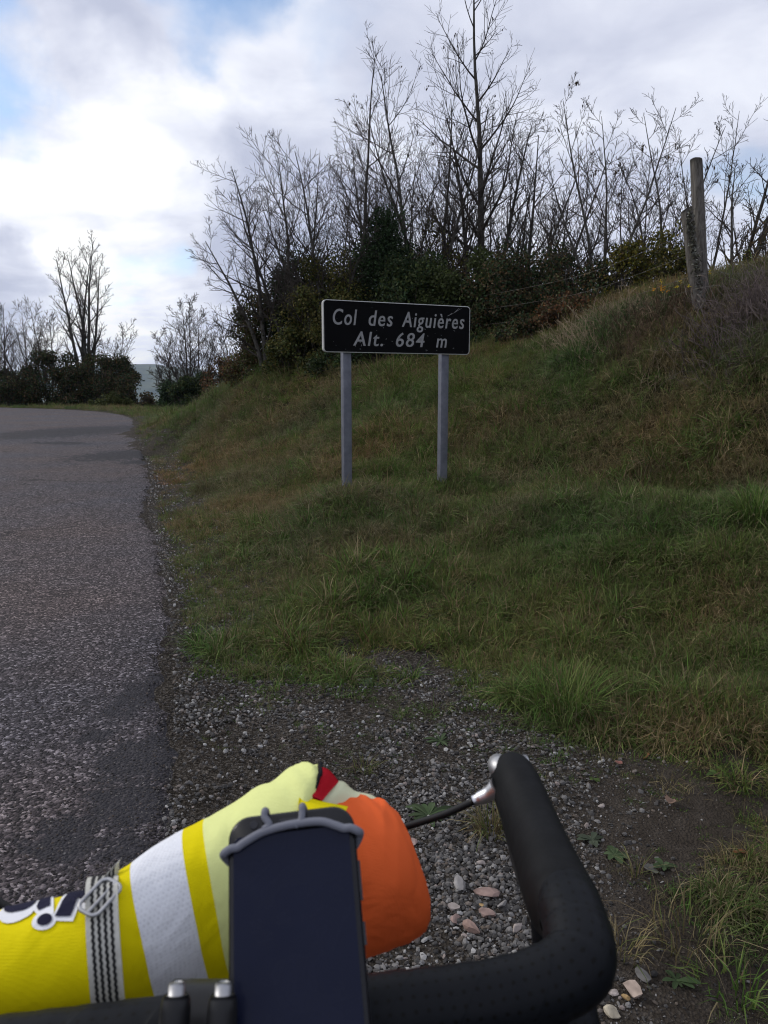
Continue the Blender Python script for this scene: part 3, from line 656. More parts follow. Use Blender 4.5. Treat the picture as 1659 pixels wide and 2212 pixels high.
ridge_bush(995, 555, 13.2, 0.85, 0.7, 17000, 36, MIDG, 'mid green bush behind the right end of the sign')
ridge_bush(940, 510, 15.0, 0.8, 0.6, 6000, 37, BROWN + OLIVE, 'yellow brown bush peeping over the dark rounded bush')
ridge_bush(1075, 580, 12.8, 0.75, 0.7, 12000, 38, BROWN + DARKG, 'brown thicket just right of the sign', stems=110)
ridge_bush(1150, 520, 13.2, 0.9, 0.8, 10000, 39, BROWN + DARKG, 'dark twiggy thicket between the sign and the fan shaped tree', stems=170, leaf=0.045)
ridge_bush(1245, 570, 12.2, 0.7, 0.7, 7000, 40, BROWN + DARKG, 'sparse twiggy thicket at the foot of the fan shaped tree', stems=150, leaf=0.045)
ridge_bush(1345, 515, 11.6, 0.34, 0.4, 3000, 41, YELG, 'yellow green bush right of the fan shaped tree', leaf=0.045, stems=25)
ridge_bush(1432, 500, 11.4, 0.42, 0.4, 3600, 42, YELG + OLIVE, 'olive yellow bush close left of the wooden posts', leaf=0.045, stems=30)
ridge_bush(1592, 548, 10.6, 0.1, 0.12, 420, 43, YELG, 'tiny yellow shrub right of the wooden posts', leaf=0.035, stems=8, clumps=12)
ridge_bush(1640, 470, 10.5, 0.5, 0.4, 900, 44, BROWN, 'thin leafless shrub at the right edge of the picture', leaf=0.035, stems=120, twig=0.003)
ridge_bush(1215, 645, 10.8, 0.55, 0.45, 2600, 45, RUST + BROWN, 'rust coloured bracken on the shoulder of the bank', leaf=0.045, stems=60)
ridge_bush(1140, 690, 11.2, 0.5, 0.4, 3000, 46, BROWN + DARKG, 'low dark bramble under the wire right of the sign', leaf=0.045, stems=70)
ridge_bush(545, 740, 17.2, 0.6, 0.7, 5000, 47, RUST + OLIVE + BROWN, 'orange tinged bush low at the left end of the bank')
ridge_bush(650, 715, 14.0, 0.7, 0.45, 6500, 48, OLIVE + MIDG, 'low olive bramble trailing over the bank left of the sign')
ridge_bush(800, 700, 12.9, 0.95, 0.4, 7000, 49, MIDG + DARKG, 'low ivy hedge hidden behind the sign panel')
ridge_bush(960, 700, 12.3, 0.8, 0.4, 6000, 50, MIDG + DARKG, 'low green bush between the sign posts and the thicket')
ridge_bush(770, 535, 15.0, 0.8, 0.6, 12000, 51, MIDG + DARKG, 'green bush filling the gap left of the pointed evergreen')
ridge_bush(1385, 560, 12.4, 0.6, 0.5, 3500, 52, BROWN + YELG, 'brown and yellow thicket behind the yellow green bushes', stems=90, leaf=0.04)
ridge_bush(1050, 540, 15.6, 0.7, 0.6, 5000, 53, BROWN + OLIVE, 'brownish thicket around the foot of the tallest tree', stems=130, leaf=0.045)
G_H = 'hedge bushes beyond the road bend'
def far_bush(px, py, t, rx, ry, n, seed, pal, label, **kw):
    l = base(px, t); return bush(l, rx, ry, hgt(py, t, l), n, seed, pal, label, group=G_H, leaf=0.12, twig=0.010, stems=kw.pop('stems', 80), **kw)
far_bush(20, 785, 49, 1.9, 1.2, 11000, 61, DARKG + BROWN, 'dark hedge bush at the left edge beyond the road')
far_bush(100, 770, 49, 2.0, 1.3, 11500, 62, DARKG + BROWN, 'dark hedge bush below the low bare trees')
far_bush(175, 765, 49, 1.8, 1.3, 11500, 63, DARKG + BROWN, 'dark hedge bush at the foot of the tall ivy covered tree')
far_bush(245, 762, 48, 1.6, 1.3, 12500, 64, BROWN + DARKG, 'brown hedge bush at the right end of the left hedge')
far_bush(272, 812, 46, 0.7, 0.8, 4000, 65, BROWN + DARKG, 'low rounded bush sloping into the gap')
far_bush(366, 825, 43, 0.7, 0.8, 4000, 66, DARKG, 'low dark bush on the right side of the gap')
far_bush(420, 805, 42, 1.3, 1.0, 11000, 67, DARKG + MIDG, 'dark green hedge bush behind the gravel track')
far_bush(318, 846, 45, 0.55, 0.5, 500, 70, BROWN, 'thin twiggy shrub low in the gap with the distant view', stems=90)
far_bush(490, 770, 38, 1.2, 1.0, 6500, 68, BROWN + RUST, 'reddish brown bush at the nose of the bank')
far_bush(240, 852, 45, 1.4, 0.7, 4000, 69, [(0.06, 0.075, 0.025), (0.08, 0.085, 0.03)], 'grass grown mound at the outside of the road bend', stems=2, loose=.12)

# ------------------------------------------------------------------ scattered ground cover (stuff)
def scatter(name, P, rot, scl, idx, colr, sources, label_kind='stuff'):
    coll = bpy.data.collections.new(name + '_kinds')
    for i, me in enumerate(sources):
        coll.objects.link(bpy.data.objects.new('%s_kind_%02d' % (name, i), me))
    me = bpy.data.meshes.new(name); n = len(P)
    me.vertices.add(n); me.vertices.foreach_set('co', np.asarray(P, np.float32).ravel())
    me.attributes.new('rot', 'FLOAT_VECTOR', 'POINT').data.foreach_set('vector', np.asarray(rot, np.float32).ravel())
    me.attributes.new('scl', 'FLOAT_VECTOR', 'POINT').data.foreach_set('vector', np.asarray(scl, np.float32).ravel())
    me.attributes.new('idx', 'INT', 'POINT').data.foreach_set('value', np.asarray(idx, np.int32))
    c = np.ones((n, 4), np.float32); c[:, :3] = colr
    me.attributes.new('gcol', 'FLOAT_COLOR', 'POINT').data.foreach_set('color', c.ravel())
    me.update()
    g = bpy.data.node_groups.new(name, 'GeometryNodeTree')
    g.interface.new_socket('Geometry', in_out='INPUT', socket_type='NodeSocketGeometry'); g.interface.new_socket('Geometry', in_out='OUTPUT', socket_type='NodeSocketGeometry')
    N, L = g.nodes, g.links
    gi, go = N.new('NodeGroupInput'), N.new('NodeGroupOutput')
    ci = N.new('GeometryNodeCollectionInfo'); ci.inputs['Collection'].default_value = coll; ci.inputs['Separate Children'].default_value = True; ci.inputs['Reset Children'].default_value = True
    ip = N.new('GeometryNodeInstanceOnPoints'); ip.inputs['Pick Instance'].default_value = True
    def named(nm, ty):
        a = N.new('GeometryNodeInputNamedAttribute'); a.data_type = ty; a.inputs['Name'].default_value = nm; return a.outputs[0]
    er = N.new('FunctionNodeEulerToRotation'); L.new(named('rot', 'FLOAT_VECTOR'), er.inputs[0])
    L.new(er.outputs[0], ip.inputs['Rotation']); L.new(named('scl', 'FLOAT_VECTOR'), ip.inputs['Scale']); L.new(named('idx', 'INT'), ip.inputs['Instance Index'])
    L.new(gi.outputs[0], ip.inputs['Points']); L.new(ci.outputs[0], ip.inputs['Instance']); L.new(ip.outputs[0], go.inputs[0])
    o = bpy.data.objects.new(name, me); COL.objects.link(o)
    o.modifiers.new('scatter', 'NODES').node_group = g
    o['kind'] = label_kind
    return o
def blades(g, n, rad, hmin, hmax, w, bend, pal, dry=0.2, drypal=((0.20, 0.165, 0.09), (0.13, 0.10, 0.055)), flat=0.0):
    """a tuft: n curved strips of three segments"""
    a = g.uniform(0, 2 * np.pi, n); rr = rad * np.sqrt(g.random(n)); base_ = np.stack([rr * np.cos(a), rr * np.sin(a), np.full(n, -0.012)], 1)
    h = g.uniform(hmin, hmax, n); oa = a + g.normal(0, 0.8, n); o = np.stack([np.cos(oa), np.sin(oa), np.zeros(n)], 1)
    b = np.abs(g.normal(bend, bend * 0.5, n)) + flat
    sd = np.stack([-np.sin(oa), np.cos(oa), np.zeros(n)], 1); ta = g.uniform(-0.7, 0.7, n)[:, None]; sd = sd * np.cos(ta) + o * np.sin(ta)
    V = np.empty((n, 7, 3)); ts = (0, 0.4, 0.75, 1.0)
    for i, t in enumerate(ts):
        ang = b * t * 1.1
        c = base_ + o * (h * (t * np.sin(ang * 0.75)))[:, None] + np.array([0, 0, 1.0]) * (h * t * np.cos(np.minimum(ang * 0.75, 1.75)))[:, None]
        ww = w * (1, 0.85, 0.55, 0)[i] * 0.5
        if i < 3: V[:, 2 * i] = c - sd * ww; V[:, 2 * i + 1] = c + sd * ww
        else: V[:, 6] = c
    k = (np.arange(n) * 7)[:, None]
    Q = np.concatenate([k + np.array([0, 1, 3, 2]), k + np.array([2, 3, 5, 4])]); T = k + np.array([4, 5, 6])
    col = pick(g, pal, n); dm = g.random(n) < dry; col[dm] = pick(g, drypal, dm.sum())
    return np_mesh('tuft', V.reshape(-1, 3), [Q, T], np.repeat(col, 7, 0))
gt = np.random.default_rng(5)
GR1 = [(0.074, 0.135, 0.026), (0.096, 0.148, 0.033), (0.062, 0.11, 0.024), (0.125, 0.155, 0.045)]
GR2 = [(0.105, 0.132, 0.038), (0.14, 0.145, 0.05), (0.085, 0.11, 0.032)]
DRY = [(0.19, 0.15, 0.07), (0.14, 0.105, 0.052), (0.26, 0.215, 0.115), (0.13, 0.112, 0.046)]
kinds = []
for i in range(3): kinds.append(blades(gt, 38, 0.085, 0.05, 0.14, 0.0056, 1.5, GR1, 0.16))
for i in range(3): kinds.append(blades(gt, 36, 0.09, 0.05, 0.17, 0.0052, 1.75, GR2, 0.3))
for i in range(2): kinds.append(blades(gt, 36, 0.09, 0.05, 0.16, 0.0046, 1.9, DRY, 0.4))
for i in range(2): kinds.append(blades(gt, 30, 0.045, 0.12, 0.26, 0.0068, 1.3, GR1, 0.1))
for i in range(2): kinds.append(blades(gt, 16, 0.06, 0.10, 0.24, 0.0028, 1.6, DRY, 0.7))
for i in range(2): kinds.append(blades(gt, 30, 0.06, 0.015, 0.04, 0.006, 1.0, GR1, 0.05))       # moss and clover height
for m_ in kinds: m_.materials.append(MAT['blade'])
def scatter_grass():
    g = np.random.default_rng(77)
    n = 200000
    az = g.uniform(R(-44), R(44), n); r = np.exp(g.uniform(np.log(1.5), np.log(52), n))
    x = np.sin(az) * r; y = np.cos(az) * r
    gmask, grav, rd = masks(x, y)
    lush0 = fbm(x * 0.9, y * 0.9, 61)
    keep = g.random(n) < gmask * np.where(r < 3, 0.6, 1.0) * (0.55 + 0.9 * (fbm(x * 3, y * 3, 66) - 0.15))
    # behind the ridge nothing shows: thin it
    keep &= ~((x > -3.2) & (y > 15.5) & (y < 30) & (g.random(n) < 0.8))
    x, y, r, gmask, rd = x[keep], y[keep], r[keep], gmask[keep], rd[keep]; n = len(x)
    z = height(x, y); e = 0.15
    sx = (height(x + e, y) - height(x - e, y)) / (2 * e); sy = (height(x, y + e) - height(x, y - e)) / (2 * e)
    d = fbm(x * 0.55 + 3, y * 0.55, 71) ; d2 = fbm(x * 1.9, y * 1.9, 72); slope = np.hypot(sx, sy)
    dry = np.clip((d - 0.5) * 3.0 + (d2 - 0.5) * 2.4 + 0.36 + 0.22 * sstep(1.6, 2.3, z) - 0.25 * sstep(1.0, 0.4, r / 6), 0, 1)
    dry = np.clip(dry + 0.4 * sstep(1.55, 2.1, z) * sstep(0.8, 2.0, x), 0, 1)
    for px, py, rad_, amt in ((470, 960, 1.6, 0.5), (520, 1000, 1.3, 0.5), (430, 940, 1.8, 0.4), (790, 950, 0.7, 0.5), (1400, 1035, 0.45, 0.7), (1240, 960, 0.6, 0.3), (1640, 1000, 0.4, 0.6), (700, 880, 1.0, 0.35), (1010, 905, 0.6, 0.4), (1000, 1020, .4, .4)):
        q = ground_at(px, py); dry = np.clip(dry + amt * np.exp(-((x - q.x) ** 2 + (y - q.y) ** 2) / rad_ ** 2), 0, 1)
    # reddish dead patch low on the verge, brown strip on the bank face
    lush = np.clip((fbm(x * 1.1 + 9, y * 1.1, 73) - 0.5) * 3 + 0.35, 0, 1)
    u = g.random(n); idx = np.empty(n, int)
    idx[:] = np.where(u < 0.45, g.integers(0, 3, n), g.integers(3, 6, n))
    isdry = g.random(n) < dry * 0.72; idx[isdry] = g.integers(6, 8, isdry.sum())
    isl = (g.random(n) < 0.16 * lush * (1 - dry) * sstep(1.9, 3.2, r)) ; idx[isl] = g.integers(8, 10, isl.sum())
    st = g.random(n) < 0.07 + 0.05 * dry; idx[st] = g.integers(10, 12, st.sum())
    low = g.random(n) < (1 - sstep(0.3, 0.9, gmask)) * 0.8; idx[low] = g.integers(12, 14, low.sum())
    s = g.uniform(0.7, 1.35, n) * (0.8 + 0.55 * sstep(3, 20, r)) * (0.38 + 0.62 * gmask) * (0.8 + 0.5 * lush)
    s *= np.where(r > 26, 1.25, 1) * (1 - 0.38 * sstep(2.9, 2.0, r) * (x > 0.6))
    lean = 0.35
    rx = np.arctan(sy) * 0.6 + g.normal(0, 0.2, n) + 0.15; ry = -np.arctan(sx) * 0.6 + g.normal(0, 0.2, n)
    hs = s * g.uniform(0.6, 1.1, n)
    c = g.uniform(0.68, 1.3, (n, 1)) * np.ones((n, 3)); hue = (fbm(x * 0.8, y * 0.8, 81) - 0.5)[:, None]
    c = c * (1 + hue * np.array([0.9, 0.25, 0.1]))
    red = np.exp(-(((x - base(400, 12)[0]) / 0.7) ** 2 + ((y - 9.6) / 1.4) ** 2))[:, None]
    c = c * (1 + red * np.array([0.45, -0.1, -0.05]))
    scatter('grass', np.stack([x, y, z], 1), np.stack([rx, ry, g.uniform(0, 6.28, n)], 1), np.stack([s, s, hs], 1), idx, c, kinds)
    print('grass tufts', n)
scatter_grass()

def pebble_mesh(g, sub=1):
    bm = bmesh.new(); bmesh.ops.create_icosphere(bm, subdivisions=sub, radius=0.5)
    sc = np.array([1, g.uniform(0.65, 0.95), g.uniform(0.45, 0.75)]); nn = rand_dirs(g, 5); off = g.uniform(0.28, 0.42, 5)
    for v in bm.verts:
        p = np.array(v.co)
        for k in range(5):
            dd = p @ nn[k] - off[k]
            if dd > 0: p = p - nn[k] * dd * 0.85
        p = p * sc * (1 + g.normal(0, 0.035)); v.co = p
    me = bpy.data.meshes.new('pebble'); bm.to_mesh(me); bm.free()
    t = np.ones((len(me.vertices), 4), np.float32); me.attributes.new('tint', 'FLOAT_COLOR', 'POINT').data.foreach_set('color', t.ravel())
    me.materials.append(MAT['pebble']); return me
gp = np.random.default_rng(9)
PEB = [pebble_mesh(gp) for _ in range(8)]
def scatter_gravel():
    g = np.random.default_rng(88)
    n = 470000
    az = g.uniform(R(-42), R(42), n); r = np.exp(g.uniform(np.log(0.95), np.log(20), n)); x = np.sin(az) * r; y = np.cos(az) * r
    gmask, grav, rd = masks(x, y)
    onroad = rd < 0
    edge = np.exp(-np.clip(-rd, 0, 9) / 0.35)
    patch = sstep(0.36, 0.6, fbm(x * 3.1, y * 3.1, 91))
    p = np.where(onroad, (0.30 + 0.55 * edge) * (rd > -5.2) * (1 - 0.6 * np.clip(tar_field(x, y) * 1.1, 0, 1)), (1 - gmask) * (0.14 + 0.86 * grav) * (0.16 + 0.70 * patch) * (1 - 0.35 * sstep(3.0, 3.6, y + 0.3 * x)))
    p = np.where((rd > 0) & (rd < 0.9), np.maximum(p, (1 - gmask) * 0.95 * sstep(3.6, 5.0, y)), p)                # the crumbled shoulder
    k = g.random(n) < p; x, y, r, rd, grav, edge, onroad = x[k], y[k], r[k], rd[k], grav[k], edge[k], onroad[k]; n = len(x)
    base_s = np.exp(g.normal(np.log(0.0076), 0.62, n)); s = np.where(onroad, np.clip(base_s * (0.55 + 0.45 * edge), 0.004, 0.011), np.clip(base_s * (0.55 + 0.55 * grav), 0.0035, 0.022))
    s = s * (1 + 0.9 * sstep(3, 16, r))
    crown = 0.012 + 0.02 * np.sin(np.pi * np.clip(-rd, 0, 5.2) / 5.2)
    z = height(x, y) + np.where(onroad, crown - s * 0.05, s * 0.12 + 0.024 * np.clip(1 - rd / 0.3, 0, 1))
    pal = np.array([(0.075, 0.071, 0.067), (0.13, 0.124, 0.118), (0.21, 0.20, 0.19), (0.34, 0.33, 0.315), (0.05, 0.047, 0.045), (0.165, 0.142, 0.125), (0.12, 0.098, 0.08), (0.25, 0.21, 0.19)])
    w = np.array([0.25, 0.24, 0.14, 0.06, 0.19, 0.05, 0.05, 0.02]); w /= w.sum()
    c = pal[g.choice(8, n, p=w)] * g.uniform(0.8, 1.15, (n, 1))
    c = np.where(((rd > 0) & (rd < 0.8))[:, None], c * (1 + 0.35 * sstep(3.4, 5.0, y))[:, None], c * 0.94)
    c = np.where(onroad[:, None], c * np.array([0.56, 0.535, 0.53]), c)
    scatter('gravel', np.stack([x, y, z], 1), g.uniform(0, 6.28, (n, 3)) * np.array([0.12, 0.12, 1]), s[:, None] * g.uniform(0.8, 1.2, (n, 3)), g.integers(0, 8, n), c, PEB)
    print('pebbles', n)
scatter_gravel()

# ------------------------------------------------------------------ single stones, leaves, weeds
def stone(px, py, size, seed, colr, label, group=None):
    g = np.random.default_rng(seed); p = ground_at(px, py)
    bm = bmesh.new(); bmesh.ops.create_icosphere(bm, subdivisions=2, radius=0.5)
    nn = rand_dirs(g, 9); off = g.uniform(0.2, 0.36, 9); sc = np.array([1.15, g.uniform(0.6, 0.9), g.uniform(0.42, 0.6)])
    for v in bm.verts:
        q = np.array(v.co)
        for k in range(9):
            dd = q @ nn[k] - off[k]
            if dd > 0: q = q - nn[k] * dd
        v.co = q * sc * size * 1.25
    me = bpy.data.meshes.new('stone'); bm.to_mesh(me); bm.free()
    t = np.ones((len(me.vertices), 4), np.float32); t[:, :3] = np.array(colr) * g.uniform(0.85, 1.15, (len(t), 1)); me.attributes.new('tint', 'FLOAT_COLOR', 'POINT').data.foreach_set('color', t.ravel())
    o = link('stone', me, MAT['stone']); o.location = (p.x, p.y, hz(p.x, p.y) + size * 0.18); o.rotation_euler = (g.normal(0, 0.15), g.normal(0, 0.15), g.uniform(0, 6.28))
    tag(o, label, 'stone', group or 'loose stones on the gravel'); return o
PINK = (0.27, 0.19, 0.165); GREY = (0.26, 0.245, 0.235); PALE = (0.36, 0.31, 0.28); OCH = (0.36, 0.24, 0.11)
stone(995, 1915, 0.05, 1, GREY, 'largest grey angular stone on the gravel between the jersey and the handlebar')
stone(1050, 1938, 0.052, 2, PINK, 'flat pink stone just right of the largest grey stone')
stone(978, 1965, 0.032, 3, PALE, 'pale narrow stone touching the lower side of the largest grey stone')
stone(1053, 1985, 0.036, 4, PINK, 'pointed pink stone below the flat pink one')
stone(1020, 2018, 0.042, 5, (0.31, 0.21, 0.17), 'wide pink stone nearest above the taped handlebar')
stone(985, 1990, 0.03, 6, PINK, 'thin pink sliver of stone left of the pointed pink one')
stone(1038, 1872, 0.026, 7, PALE, 'small pale stone above the flat pink one')
stone(895, 1825, 0.034, 8, (0.36, 0.26, 0.23), 'pinkish stone peeping out beside the orange end of the jersey')
stone(1085, 1965, 0.03, 9, GREY, 'grey stone under the brake hood')
stone(1115, 2010, 0.032, 10, PALE, 'pale stone in the corner of the handlebar bend')
stone(1040, 1958, 0.016, 11, OCH, 'small ochre stone against the flat pink one')
stone(1366, 2150, 0.05, 12, (0.38, 0.30, 0.25), 'buff triangular stone right of the handlebar drop')
stone(1392, 2122, 0.04, 13, (0.13, 0.125, 0.12), 'dark grey stone behind the buff triangular one')
stone(1352, 2160, 0.018, 14, OCH, 'little ochre stone left of the buff triangular one')
stone(1322, 2200, 0.042, 15, (0.42, 0.37, 0.28), 'whitish stone at the bottom edge beside the handlebar drop')
stone(1325, 2150, 0.02, 16, PALE, 'small pale stone beside the handlebar drop')
stone(855, 1450, 0.03, 17, PINK, 'pink stone alone at the upper end of the gravel patch')
stone(1300, 1745, 0.02, 18, PALE, 'pale pebble alone on the brown soil')

def dead_leaf(px, py, size, seed, colr, label, curl=0.5):
    g = np.random.default_rng(seed); p = ground_at(px, py); n, m_ = 9, 5
    u, v = np.meshgrid(np.linspace(0, 1, n), np.linspace(-1, 1, m_), indexing='ij')
    w = np.sin(np.pi * np.clip(u, 0.02, 0.98)) ** 0.7 * 0.32 * (1 + 0.12 * np.sin(u * 21))
    X = u - 0.5; Y = v * w; Z = curl * (0.5 * Y ** 2 * 4 + 0.25 * (u - 0.5) ** 2) + 0.03 * np.sin(u * 9 + v * 2)
    V = np.stack([X, Y, Z], 2).reshape(-1, 3) * size
    t = np.tile(np.array(colr), (len(V), 1)) * (1 - 0.25 * (np.abs(v.ravel())[:, None] < 0.2))
    me = np_mesh('fallen_leaf', V, grid_faces(n, m_), t, True)
    o = link('fallen_leaf', me, MAT['leaf']); o.location = (p.x, p.y, hz(p.x, p.y) + 0.012); o.rotation_euler = (g.normal(0, 0.3), g.normal(0, 0.3), g.uniform(0, 6.28))
    tag(o, label, 'leaf', 'fallen leaves on the verge'); return o
dead_leaf(1448, 1741, 0.06, 1, (0.27, 0.18, 0.13), 'curled beige leaf, the palest on the brown soil right of the brake hood', 1.0)
dead_leaf(1336, 1656, 0.035, 2, (0.26, 0.12, 0.10), 'small pinkish leaf at the grass edge above the brown soil')
dead_leaf(1396, 1644, 0.045, 3, (0.17, 0.08, 0.04), 'brown leaf half hidden in the grass edge right of the pinkish leaf')
dead_leaf(1600, 1851, 0.04, 4, (0.2, 0.09, 0.04), 'rust brown leaf in the grass near the right edge')
dead_leaf(1405, 1894, 0.045, 5, (0.16, 0.155, 0.13), 'grey green leaf lying on the soil beside a small grass tuft')
dead_leaf(1426, 1583, 0.06, 6, (0.16, 0.09, 0.05), 'brown leaf in a bare gap of the grass')
dead_leaf(1540, 1471, 0.06, 7, (0.16, 0.06, 0.04), 'reddish leaf on the grass at the right, farthest up the slope')
dead_leaf(966, 1281, 0.07, 8, (0.28, 0.13, 0.07), 'orange brown leaf at the top of the bare patch below the sign')
dead_leaf(885, 1322, 0.06, 9, (0.24, 0.13, 0.08), 'orange brown leaf left of and below the other one under the sign')
dead_leaf(1186, 1181, 0.06, 10, (0.32, 0.15, 0.07), 'orange leaf on the grass right of the sign')
dead_leaf(1205, 1375, 0.05, 11, (0.15, 0.09, 0.06), 'dull brown leaf on the slope above the green tuft')
dead_leaf(1108, 1440, 0.045, 12, (0.2, 0.12, 0.09), 'pale brown leaf at the corner of the grass left of the green tuft')

def weed(px, py, size, seed, pal, label, n=11, width=0.3, rise=0.35):
    g = np.random.default_rng(seed); p = ground_at(px, py); root = empty('rosette_weed', (p.x, p.y, hz(p.x, p.y) + 0.004)); tag(root, label, 'weed', 'weeds in the gravel and soil')
    for i in range(n):
        a = i * 2.4 + g.normal(0, 0.15); L_ = size * g.uniform(0.35, 1.0); k, m_ = 7, 3
        u, v = np.meshgrid(np.linspace(0, 1, k), np.linspace(-1, 1, m_), indexing='ij')
        w = L_ * width * (0.25 + 0.75 * np.sin(np.pi * np.clip(u ** 1.4, 0, 0.97))) * 0.5 * (1 + 0.05 * np.sin(u * 25 + i))
        z = L_ * (rise * u - 0.8 * rise * u ** 2) + np.abs(v) * w * 0.35
        V = np.stack([u * L_, v * w, z], 2).reshape(-1, 3); c, s = math.cos(a), math.sin(a)
        V = V @ np.array([[c, s, 0], [-s, c, 0], [0, 0, 1]])
        link('leaf', np_mesh('leaf', V, grid_faces(k, m_), np.tile(pick(g, pal, 1), (len(V), 1)), True), MAT['leaf'], root)
    return root
WG = [(0.045, 0.07, 0.03), (0.06, 0.085, 0.04)]; WGG = [(0.075, 0.09, 0.06), (0.055, 0.07, 0.045)]; WB = [(0.065, 0.105, 0.028), (0.08, 0.12, 0.035)]
weed(925, 1770, 0.095, 1, WG, 'large green weed rosette under the black cable', 16)
weed(951, 1606, 0.07, 2, WG, 'dark spiky weed rosette in the middle of the gravel patch', 13, 0.22)
weed(1279, 1822, 0.045, 3, WGG, 'small grey green rosette on the soil right of the brake hood', 12, 0.45)
weed(1327, 1855, 0.05, 4, WG, 'flat green rosette just below the grey green one', 9, 0.5)
weed(1434, 1876, 0.04, 5, WG, 'small dark rosette in the middle of the brown soil', 9, 0.5)
weed(1553, 1683, 0.05, 6, WB, 'bright green seedling at the grass edge on the right', 8, 0.5, 0.9)
weed(1283, 1690, 0.022, 7, WB, 'tiny yellow green seedling on the soil', 6, 0.5)
weed(1460, 2130, 0.05, 8, WG, 'pale weed at the bottom right of the picture', 8, 0.4)
weed(800, 1480, 0.06, 9, WG, 'low yellow green weed at the top of the gravel patch', 12, 0.4)

def tuft(px, py, n, rad, h0, h1, w, bend, seed, pal, label, dry=0.2):
    g = np.random.default_rng(seed); p = ground_at(px, py); me = blades(g, n, rad, h0, h1, w, bend, pal, dry)
    c = np.zeros((len(me.vertices), 4), np.float32); me.attributes['tint'].data.foreach_get('color', c.ravel())
    root = empty('grass_clump', (p.x, p.y, hz(p.x, p.y))); tag(root, label, 'grass clump', 'single clumps of grass')
    o = link('blades', me, MAT['leaf'], root); o['kind'] = 'stuff'; return root
tuft(1215, 1540, 420, 0.13, 0.12, 0.30, 0.0042, 0.95, 1, GR1, 'thick bright green grass clump at the edge of the soil', 0.1)
tuft(1060, 1800, 150, 0.045, 0.06, 0.15, 0.003, 1.1, 2, DRY + GR2, 'yellowing grass clump behind the brake hood', 0.4)
tuft(1375, 1898, 22, 0.015, 0.05, 0.12, 0.003, 0.9, 3, GR2, 'thin grass clump alone in the soil', 0.5)
tuft(1480, 2040, 90, 0.08, 0.06, 0.16, 0.003, 1.1, 4, GR2 + DRY, 'straggling grass clump at the lower right of the soil', 0.45)
tuft(1340, 2060, 60, 0.05, 0.05, 0.12, 0.003, 1.1, 5, GR2 + DRY, 'dry grass clump hugging the handlebar bend', 0.5)
tuft(1570, 2150, 60, 0.06, 0.05, 0.13, 0.004, 1.0, 6, GR1, 'green grass clump in the bottom right corner', 0.2)
tuft(785, 1665, 60, 0.04, 0.03, 0.08, 0.0028, 1.0, 7, GR2, 'sparse grass clump on the gravel above the jersey', 0.4)
tuft(560, 1460, 120, 0.07, 0.03, 0.09, 0.003, 1.0, 8, GR2, 'low grass clump at the road edge above the gravel', 0.3)
tuft(1640, 1130, 260, 0.12, 0.16, 0.36, 0.006, 1.0, 9, GR1, 'long bladed grass clump at the right edge below the bank', 0.1)
tuft(560, 1150, 220, 0.14, 0.12, 0.30, 0.006, 1.0, 10, GR1, 'lush grass clump on the verge left of the sign posts', 0.1)

# dry stalks on the crest of the bank
def dry_brush(px, py_top, t, rx, n, seed, pal, label, lean=0.3):
    l = base(px, t); g = np.random.default_rng(seed); root = empty('dry_brush', l); tag(root, label, 'dry weeds', 'dead weeds on the crest of the bank')
    H = max(0.25, hgt(py_top, t, l)); pol = []
    for i in range(n):
        b = np.array([g.uniform(-rx, rx), g.uniform(-rx, rx) * 0.7, -0.05]); d = unit(np.array([g.normal(0, lean), g.normal(0, lean), 1.0])); h = H * g.uniform(0.45, 1.05)
        b[2] += hz(l[0] + b[0], l[1] + b[1]) - l[2]
        m_ = b + d * h * 0.55 + g.normal(0, 0.03, 3); e = m_ + unit(d + g.normal(0, 0.45, 3)) * h * 0.5
        pts = spline([b, m_, e], 5); pol.append((pts, np.linspace(0.0035, 0.0018, 5)))
        for _ in range(3):
            k = g.integers(2, 5); dd = unit(d + g.normal(0, 0.6, 3)) * h * g.uniform(0.1, 0.3); pol.append((np.array([pts[k], pts[k] + dd * 0.5, pts[k] + dd + g.normal(0, 0.01, 3)]), np.full(3, 0.0017)))
    v, f = join_parts(tubes_batch(pol, 3)); nv = len(v)
    o = link('stalks', np_mesh('stalks', v, f, pick(g, pal, 1) * np.ones((nv, 1)) * g.uniform(0.35, 1.5, (nv, 1))), MAT['dry_stem'], root); o['kind'] = 'stuff'
    return root
PUR = [(0.125, 0.10, 0.092)]; TAN = [(0.23, 0.18, 0.12)]; BRN = [(0.13, 0.09, 0.06)]
dry_brush(1610, 590, 7.2, 0.40, 220, 1, PUR, 'purplish tangle of dead stalks at the right edge below the fence', 0.5)
dry_brush(1665, 570, 7.3, 0.4, 220, 2, PUR, 'purplish dead stalks cut by the right edge of the picture', 0.5)
dry_brush(1555, 635, 7.3, 0.35, 150, 3, PUR, 'low grey dead stalks in front of the wooden posts', 0.6)
dry_brush(1610, 655, 6.9, 0.4, 160, 4, PUR, 'low tangle of dead stalks on the slope under the purplish ones', 0.7)
dry_brush(1450, 625, 8.2, 0.4, 160, 5, BRN, 'brown dead stalks left of the wooden posts', 0.5)
dry_brush(1380, 640, 8.4, 0.4, 160, 6, BRN + TAN, 'brown dead grass with yellow flowers in it on the crest', 0.5)
dry_brush(1290, 648, 8.9, 0.35, 160, 7, TAN, 'pale straw coloured stalks where the bank crest bends down', 0.7)
dry_brush(1225, 690, 9.4, 0.3, 110, 8, TAN, 'straw coloured stalks on the slope above the wire end', 0.7)
dry_brush(1330, 672, 8.5, 0.45, 170, 10, BRN + TAN, 'brown dead grass along the crest right of the straw coloured stalks', 0.6)
dry_brush(1420, 655, 8.0, 0.45, 170, 11, BRN, 'dark brown dead grass below the flowers', 0.6)
